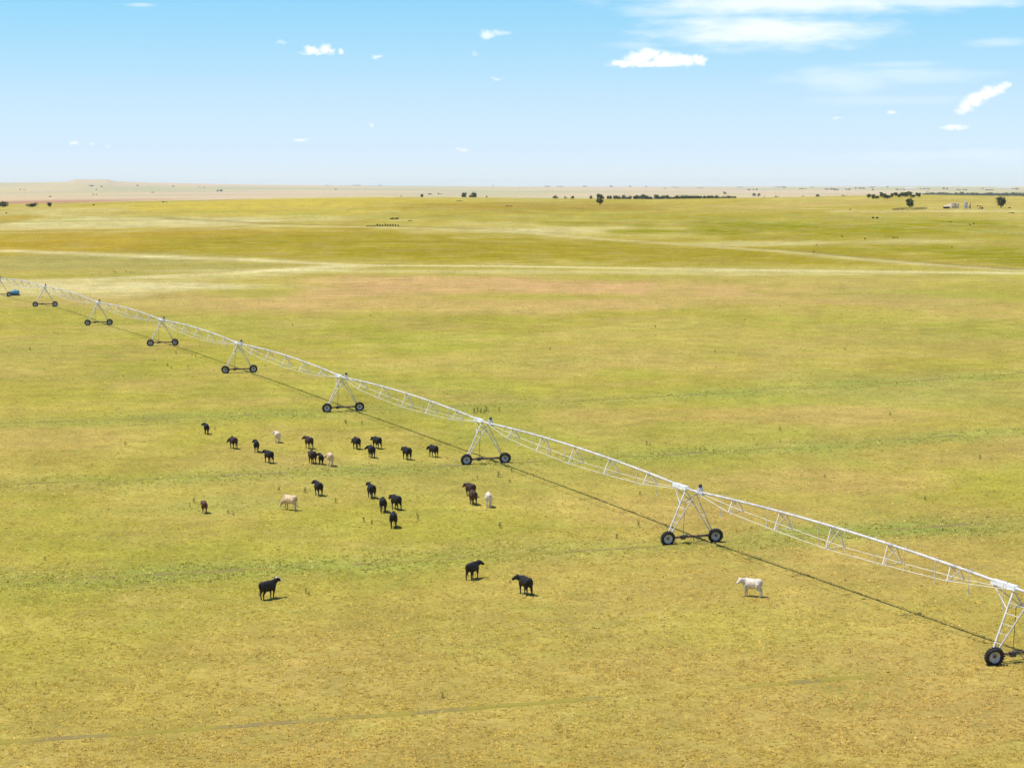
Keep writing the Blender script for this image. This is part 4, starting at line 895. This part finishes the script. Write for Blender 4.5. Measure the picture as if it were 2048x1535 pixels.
M['bark'] = simple('bark', (.10, .078, .06), .9, 0, .3, 4)

def crown_mesh(name, lobes, n, leaf, mat, seed):
    rg = np.random.default_rng(seed); P = []
    wts = np.array([l[3] * l[4] * l[5] for l in lobes]) ** .7; wts /= wts.sum()
    for (cx, cy, cz, rx, ry, rz), wq in zip(lobes, wts):
        m = int(n * wq) + 1; q = rg.normal(size=(m, 3)); q /= np.linalg.norm(q, axis=1)[:, None]
        q *= (rg.random(m) ** .33)[:, None] * (1 + .22 * rg.normal(size=(m, 1)) * .6)
        P.append(q * [rx, ry, rz] + [cx, cy, cz])
    P = np.vstack(P); m = len(P)
    e1 = rg.normal(size=(m, 3)); e1 /= np.linalg.norm(e1, axis=1)[:, None]
    e2 = np.cross(e1, rg.normal(size=(m, 3))); e2 /= np.linalg.norm(e2, axis=1)[:, None]
    s = leaf * rg.uniform(.6, 1.4, (m, 1))
    V = np.stack([P - e1 * s - e2 * s * .5, P + e1 * s * .2 + e2 * s, P + e1 * s - e2 * s * .4], 1).reshape(-1, 3)
    V[:, 2] = np.maximum(V[:, 2], .02)
    me = set_mesh(name, V, np.arange(len(V)).reshape(-1, 3), 3); me.materials.append(mat); return me

# unit trees: height 1, width about 1
def tree_kind(k):
    rg = random.Random(40 + k)
    if k == 3:    # low spreading bush
        lob = [(rg.uniform(-.3, .3), rg.uniform(-.2, .2), rg.uniform(.35, .6), rg.uniform(.2, .32), rg.uniform(.2, .3), rg.uniform(.25, .38)) for _ in range(6)]
        st = MB(); st.tube((0, 0, -.05), (.03, 0, .4), .035, .02, 6); st.tube((.02, 0, .2), (-.2, .05, .5), .02, .01, 5)
        return st.mesh('trunk', M['bark']), crown_mesh('crown', lob, 520, .06, M['scrub'], 60 + k)
    lob = [(0, 0, .54, .36, .36, .40)]
    for i in range(7):
        a = i * 2.4 + rg.uniform(-.4, .4); rr = rg.uniform(.2, .34); zz = rg.uniform(.24, .84)
        lob.append((rr * math.cos(a), rr * math.sin(a), zz, rg.uniform(.14, .22), rg.uniform(.14, .22), rg.uniform(.12, .19)))
    t = MB(); t.path([(0, 0, -.03), (.01, 0, .15), (.0, .015, .35), (.02, 0, .62)], [.045, .034, .028, .012], 8)
    for i in range(4):
        a = i * 1.7; t.path([(0, 0, .22 + .06 * i), (.12 * math.cos(a), .12 * math.sin(a), .4 + .06 * i), (.22 * math.cos(a), .22 * math.sin(a), .52 + .07 * i)], [.018, .012, .005], 5)
    return t.mesh('trunk', M['bark']), crown_mesh('crown', lob, 1100, .042, M['leaf'] if k != 2 else M['leaf2'], 60 + k)
KINDS = [tree_kind(k) for k in range(4)]
_tr = random.Random(8)
def place_tree(name, x, y, h, w, k, label, cat, group=None):
    o = link(name, None, None, (x, y, float(ground_z(x, y)) - .01), (0, 0, _tr.uniform(0, 6.28))); o.scale = (w, w, h)
    tag(o, label, cat, group)
    tk, cr = KINDS[k]
    link('trunk' if k != 3 else 'stem', tk, o); link('crown', cr, o)
    return o
RL = ['lone dark round tree standing out on the middle of the ridge', 'small dark tree leaning beside the corral on the ridge', 'dense round tree past the oil tanks at the end of the ridge',
      'broad dark tree at the edge of the red field', 'low spreading bush beside the broad tree by the red field', 'small upright tree beyond the low bush by the red field']
for q, lb in zip(RIDGE_TREES, RL): place_tree('tree' if q[4] != 3 else 'bush', *q, lb, 'tree' if q[4] != 3 else 'bush')
for q in BELT_TREES: place_tree('shelterbelt_tree', *q[:4], q[4] % 3, 'dark tree in the long shelterbelt row behind the lone ridge tree', 'tree', 'trees of the long shelterbelt')
for q in BELT_TREES_FAR: place_tree('shelterbelt_tree', *q[:4], q[4] % 3, 'dark tree in the short row just behind the lone ridge tree', 'tree', 'trees of the short row')
for i, q in enumerate(SCATTERED_TREES):
    lb = 'smaller round tree of the pair just beyond the ridge line' if i == 0 else 'larger tree of the pair just beyond the ridge line' if i == 1 else \
        'small bush dotted along the ridge line before the lone ridge tree' if q[0] < 110 else 'small bush dotted along the ridge line past the shelterbelt'
    place_tree('distant_tree', *q, lb, 'tree', 'trees dotted beyond the ridge')
for q in FARM_TREES: place_tree('grove_tree', *q[:4], q[4] % 3, 'dark tree in the grove behind the small corral tree', 'tree', 'trees of the grove')
for q in RIVER_TREES: place_tree('river_tree', *q[:4], q[4] % 3, 'bluish tree in the long far line behind the oil tanks', 'tree', 'trees of the far line')
for q in PLAIN_TREES:
    k = 0 if q[0] < -.12 * q[1] else 1 if q[0] < .055 * q[1] else 2
    place_tree('plain_tree', *q, ['tiny far tree on the pale plain near the flat topped hill', 'tiny far tree on the pale plain beyond the pair of ridge trees', 'tiny far tree on the plain beyond the shelterbelt and the grove'][k], 'tree', ['far trees by the hill', 'far trees mid plain', 'far trees past the grove'][k])
for q in PASTURE_SHRUBS:
    lb = 'small dark shrub on the slope near the red field' if q[0] < -150 else 'small dark shrub on the middle of the slope near the shrub row' if q[0] < 60 else 'small dark shrub on the greener slope below the oil tanks'
    place_tree('shrub', *q, lb, 'shrub', 'shrubs on the open slopes')
for q in SHRUB_ROW: place_tree('shrub', *q, 'dark shrub in the short row along the slope track', 'shrub', 'shrubs in a row')

def weed_mesh(seed):
    rg = np.random.default_rng(seed); m = 90
    a = rg.uniform(0, 6.28, m); z = rg.uniform(.08, 1, m); rr = .30 * rg.random(m) * (1.1 - .6 * z)
    P = np.stack([rr * np.cos(a), rr * np.sin(a), z], 1); ln = rg.uniform(.14, .3, m)
    d = np.stack([np.cos(a), np.sin(a), rg.uniform(.1, 1.0, m)], 1); d /= np.linalg.norm(d, axis=1)[:, None]; sdv = np.stack([-np.sin(a), np.cos(a), np.zeros(m)], 1)
    V = np.stack([P - sdv * .035, P + sdv * .035, P + d * ln[:, None]], 1).reshape(-1, 3)
    me = set_mesh('weed', V, np.arange(len(V)).reshape(-1, 3), 3); me.materials.append(M['weed']); return me
_wm = [weed_mesh(s) for s in range(3)]
def weed_stalks(seed):
    rg = random.Random(seed); s = MB()
    for i in range(4):
        a = rg.uniform(0, 6.28); s.path([(0.03 * math.cos(a), .03 * math.sin(a), -.04), (.1 * math.cos(a), .1 * math.sin(a), .5), (.16 * math.cos(a), .16 * math.sin(a), .95)], [.014, .011, .006], 4)
    return s.mesh('stalks', M['weed'])
_ws = weed_stalks(2)
WL = ['small dark green weed clump alone on the open pasture', 'dark weed in the tight row standing just past a middle tower', 'small weed in the scatter between the far towers and the herd',
      'weed in the short row on the slope beyond the far towers', 'small weed clump standing among the cattle']
WG = ['lone weeds', 'row of weeds past the tower', 'weeds below the far towers', 'weeds on the far slope', 'weeds among the cattle']
for i, (x, y, h, wk) in enumerate(WEEDS):
    o = link('weed', None, None, (x, y, float(ground_z(x, y))), (0, 0, i * 1.3)); o.scale = (h, h, h * .85)
    tag(o, WL[wk], 'weed', WG[wk])
    link('leaves', _wm[i % 3], o); link('stalks', _ws, o)

# ---------------------------------------------------------------- oil site and corral on the ridge
M['tan_roof'] = simple('tan_roof', (.52, .45, .27), .6, 0, .08, .5)
M['tank'] = simple('faded_tank_paint', (.44, .34, .30), .6, 0, .1, .5)
M['tank2'] = simple('grey_tank_paint', (.42, .37, .35), .6, 0, .1, .5)
M['wood'] = simple('weathered_wood', (.085, .07, .04), .9, 0, .3, 3)
M['white'] = simple('white_paint', (.8, .8, .78), .6, 0, .05, .5)
M['blue'] = simple('blue_plastic', (.085, .27, .43), .5, 0, .12, 1.0)
def at(p, dz=0.0): return (p[0], p[1], float(ground_z(p[0], p[1])) + dz)

s = link('open_shed', None, None, at(SHED)); tag(s, 'tan roofed open shed beside the oil tanks', 'shed')
rf = MB(); rf.add([(-2.6, -2.2, 1.3), (2.0, -2.2, 1.3), (2.0, 0, 3.6), (-2.0, 0, 1.9), (-2.6, 2.2, 1.3), (2.0, 2.2, 1.3), (-2.6, -2.2, 1.15), (2.0, -2.2, 1.15), (2.0, 2.2, 1.15), (-2.6, 2.2, 1.15)],
    [(0, 1, 2, 3), (3, 2, 5, 4), (0, 3, 4), (1, 5, 2), (6, 9, 8, 7), (0, 6, 7, 1), (1, 7, 8, 5), (5, 8, 9, 4), (4, 9, 6, 0)], False)
rf.build('roof', M['tan_roof'], s)
for px_ in (-2.4, 1.8):
    for py_ in (-2, 2):
        q = MB(); q.tube((px_, py_, -.1), (px_, py_, 1.2), .09, n=6); q.build('post', M['wood'], s)
bw = MB(); bw.box((-.3, 1.9, .6), (4.2, .1, 1.1)); bw.build('back_wall', M['wood'], s)

def tank(name, p, r, h, mat, label):
    t = link(name, None, None, at(p)); tag(t, label, 'tank')
    b = MB(); b.lathe([(.01, -.1), (r, -.1), (r, .02), (r, h * .5), (r * 1.012, h * .5 + .03), (r, h * .5 + .06), (r, h)], 24, 'Z'); b.build('shell', mat, t)
    rf = MB(); rf.lathe([(r * 1.02, h), (r * 1.02, h + .08), (r * .4, h + .35), (.01, h + .42)], 24, 'Z'); rf.build('roof', mat, t)
    l = MB()
    for q in (-.2, .2): l.tube((q, -r - .12, 0), (q, -r - .12, h + .3), .03, n=5)
    for k in range(int(h / .4)): l.tube((-.2, -r - .12, .3 + k * .4), (.2, -r - .12, .3 + k * .4), .02, n=4)
    l.build('ladder', M['white'], t)
tank('oil_tank', TANK_A, 1.35, 3.3, M['tank'], 'wide pinkish oil tank standing next to the tan shed')
tank('oil_tank', TANK_B, .8, 3.1, M['tan_roof'], 'narrow cream oil tank beside the wide pinkish one')
tank('separator_tank', SEPARATOR, 1.1, 4.3, M['tank2'], 'tall grey separator tank apart from the shed and tanks')
tr_ = link('treater', None, None, at(TREATER)); tag(tr_, 'dark topped treater vessel with a stack beside the grey tank', 'vessel')
b = MB(); b.lathe([(.01, .5), (.5, .6), (.6, .9), (.6, 2.4), (.5, 2.7), (.01, 2.8)], 16, 'Z'); b.build('vessel', M['tank'], tr_)
b = MB(); b.tube((.7, 0, .2), (.7, 0, 3.4), .18, n=10); b.lathe([(.3, 3.3), (.36, 3.5), (.05, 3.8)], 10, 'Z', (.7, 0, 0)); b.build('stack', M['steel_dark'], tr_)
for q in (-1, 1):
    b = MB(); b.tube((q * .4, 0, -.1), (q * .4, 0, .7), .07, n=6); b.build('leg', M['white'], tr_)
pj_ = link('pumpjack', None, None, at(PUMPJACK)); tag(pj_, 'small dark pumpjack standing past the oil tanks', 'pumpjack')
b = MB(); b.box((0, 0, .12), (4.0, .9, .3)); b.build('skid', M['tank2'], pj_)
b = MB()
for q in (-.4, .4): b.tube((-.6, q, .2), (0, q * .3, 2.0), .07, n=6); b.tube((.6, q, .2), (0, q * .3, 2.0), .07, n=6)
b.build('samson_post', M['steel_dark'], pj_)
b = MB(); b.box((.1, 0, 2.1), (3.2, .2, .26), Vector((1, 0, -.12)).normalized(), (0, 1, 0), Vector((.12, 0, 1)).normalized()); b.build('walking_beam', M['steel_dark'], pj_)
b = MB(); b.add([(-1.5, -.12, 2.9), (-1.95, -.12, 2.5), (-2.0, -.12, 1.7), (-1.5, -.12, 1.6), (-1.5, .12, 2.9), (-1.95, .12, 2.5), (-2.0, .12, 1.7), (-1.5, .12, 1.6)], [(0, 1, 2, 3), (7, 6, 5, 4), (0, 4, 5, 1), (1, 5, 6, 2), (2, 6, 7, 3), (3, 7, 4, 0)], False); b.build('horse_head', M['steel_dark'], pj_)
b = MB(); b.box((1.5, 0, .8), (1.1, .5, 1.0)); b.tube((1.3, -.35, 1.0), (1.3, .35, 1.0), .5, n=12); b.build('gear_unit', M['rust'], pj_)

c0, c1 = np.array(CORRAL_L), np.array(CORRAL_R); cd = (c1 - c0); cl_ = float(np.linalg.norm(cd)); cd = cd / cl_; cn = np.array([-cd[1], cd[0]])
co_ = link('corral_fence', None, None, at(c0)); tag(co_, 'dark weathered wooden corral fence below the small ridge tree', 'fence')
def rel(p, h): return Vector((p[0] - c0[0], p[1] - c0[1], float(ground_z(p[0], p[1])) + h - co_.location.z))
corners = [c0, c1, c1 + cn * 26, c0 + cn * 26]
for a_, b_ in zip(corners, corners[1:] + corners[:1]):
    ln = float(np.linalg.norm(b_ - a_)); k = max(2, int(ln / 3.2))
    for i in range(k):
        p = a_ + (b_ - a_) * i / k; q = a_ + (b_ - a_) * (i + 1) / k
        m_ = MB(); m_.tube(rel(p, -.2), rel(p, 1.5), .10, n=6); m_.build('post', M['wood'], co_)
        for h in (.55, 1.2):
            m_ = MB(); m_.tube(rel(p, h), rel(q, h), .09, n=5); m_.build('rail', M['wood'], co_)

# blue water tank on a skid near the far tower
bt = link('water_tank', None, None, at(BLUE), (0, 0, R(20))); tag(bt, 'bright blue water tank on a skid beside the farthest tower wheel', 'tank')
b = MB(); b.lathe([(.01, -1.0), (.42, -.98), (.52, -.85), (.52, .85), (.42, .98), (.01, 1.0)], 20, 'X', (0, 0, .82)); b.build('barrel', M['blue'], bt)
b = MB(); b.lathe([(.16, 1.3), (.16, 1.42), (.01, 1.45)], 12, 'Z'); b.build('lid', M['cap'], bt)
for q in (-1, 1):
    b = MB(); b.box((0, q * .38, .14), (2.3, .12, .3)); b.build('skid', M['steel_dark'], bt)
for q in (-.6, .6):
    b = MB(); b.box((q, 0, .29), (.14, .95, .16)); b.build('cradle', M['steel_dark'], bt)

# white farm buildings far out on the plain
def barn(name, az, d, L_, label):
    x, y = d * math.sin(R(az)), d * math.cos(R(az)); o = link(name, None, None, at((x, y), -.3), (0, 0, R(8))); tag(o, label, 'barn')
    w = MB(); w.box((0, 0, 3), (L_, 18, 6.0)); w.build('wall', M['white'], o)
    r = MB(); r.add([(-L_ / 2 - 1, -10, 6.05), (L_ / 2 + 1, -10, 6.05), (L_ / 2 + 1, 0, 10), (-L_ / 2 - 1, 0, 10), (-L_ / 2 - 1, 10, 6.05), (L_ / 2 + 1, 10, 6.05)], [(0, 1, 2, 3), (3, 2, 5, 4), (0, 3, 4), (1, 5, 2), (0, 4, 5, 1)], False); r.build('roof', M['white'], o)
barn('barn', 11.05, 15500, 80, 'white long barn far out on the plain, above the grove')
barn('barn', 13.55, 16500, 120, 'longest white barn near the horizon, above the round ridge tree')

# ---------------------------------------------------------------- haze
def make_haze():
    Rz = 33000.; b = MB(); top = 122.0; bot = -25.0
    b.box((0, 0, (top + bot) / 2), (2 * Rz, 2 * Rz, top - bot))
    t = bpy.data.materials.new('haze_air'); t.use_nodes = True; N = t.node_tree.nodes; N.clear()
    out = N.new('ShaderNodeOutputMaterial'); v = N.new('ShaderNodeVolumePrincipled')
    v.inputs['Color'].default_value = HAZE_COL; v.inputs['Density'].default_value = HAZE_DENSITY; v.inputs['Anisotropy'].default_value = 0.0
    t.node_tree.links.new(v.outputs[0], out.inputs['Volume'])
    o = b.build('haze', t); tag(o, 'thin pale haze lying over the whole plain', 'haze', None, 'stuff')
HAZE_COL = (.86, .92, 1.0, 1); HAZE_DENSITY = 2.6e-5
make_haze()
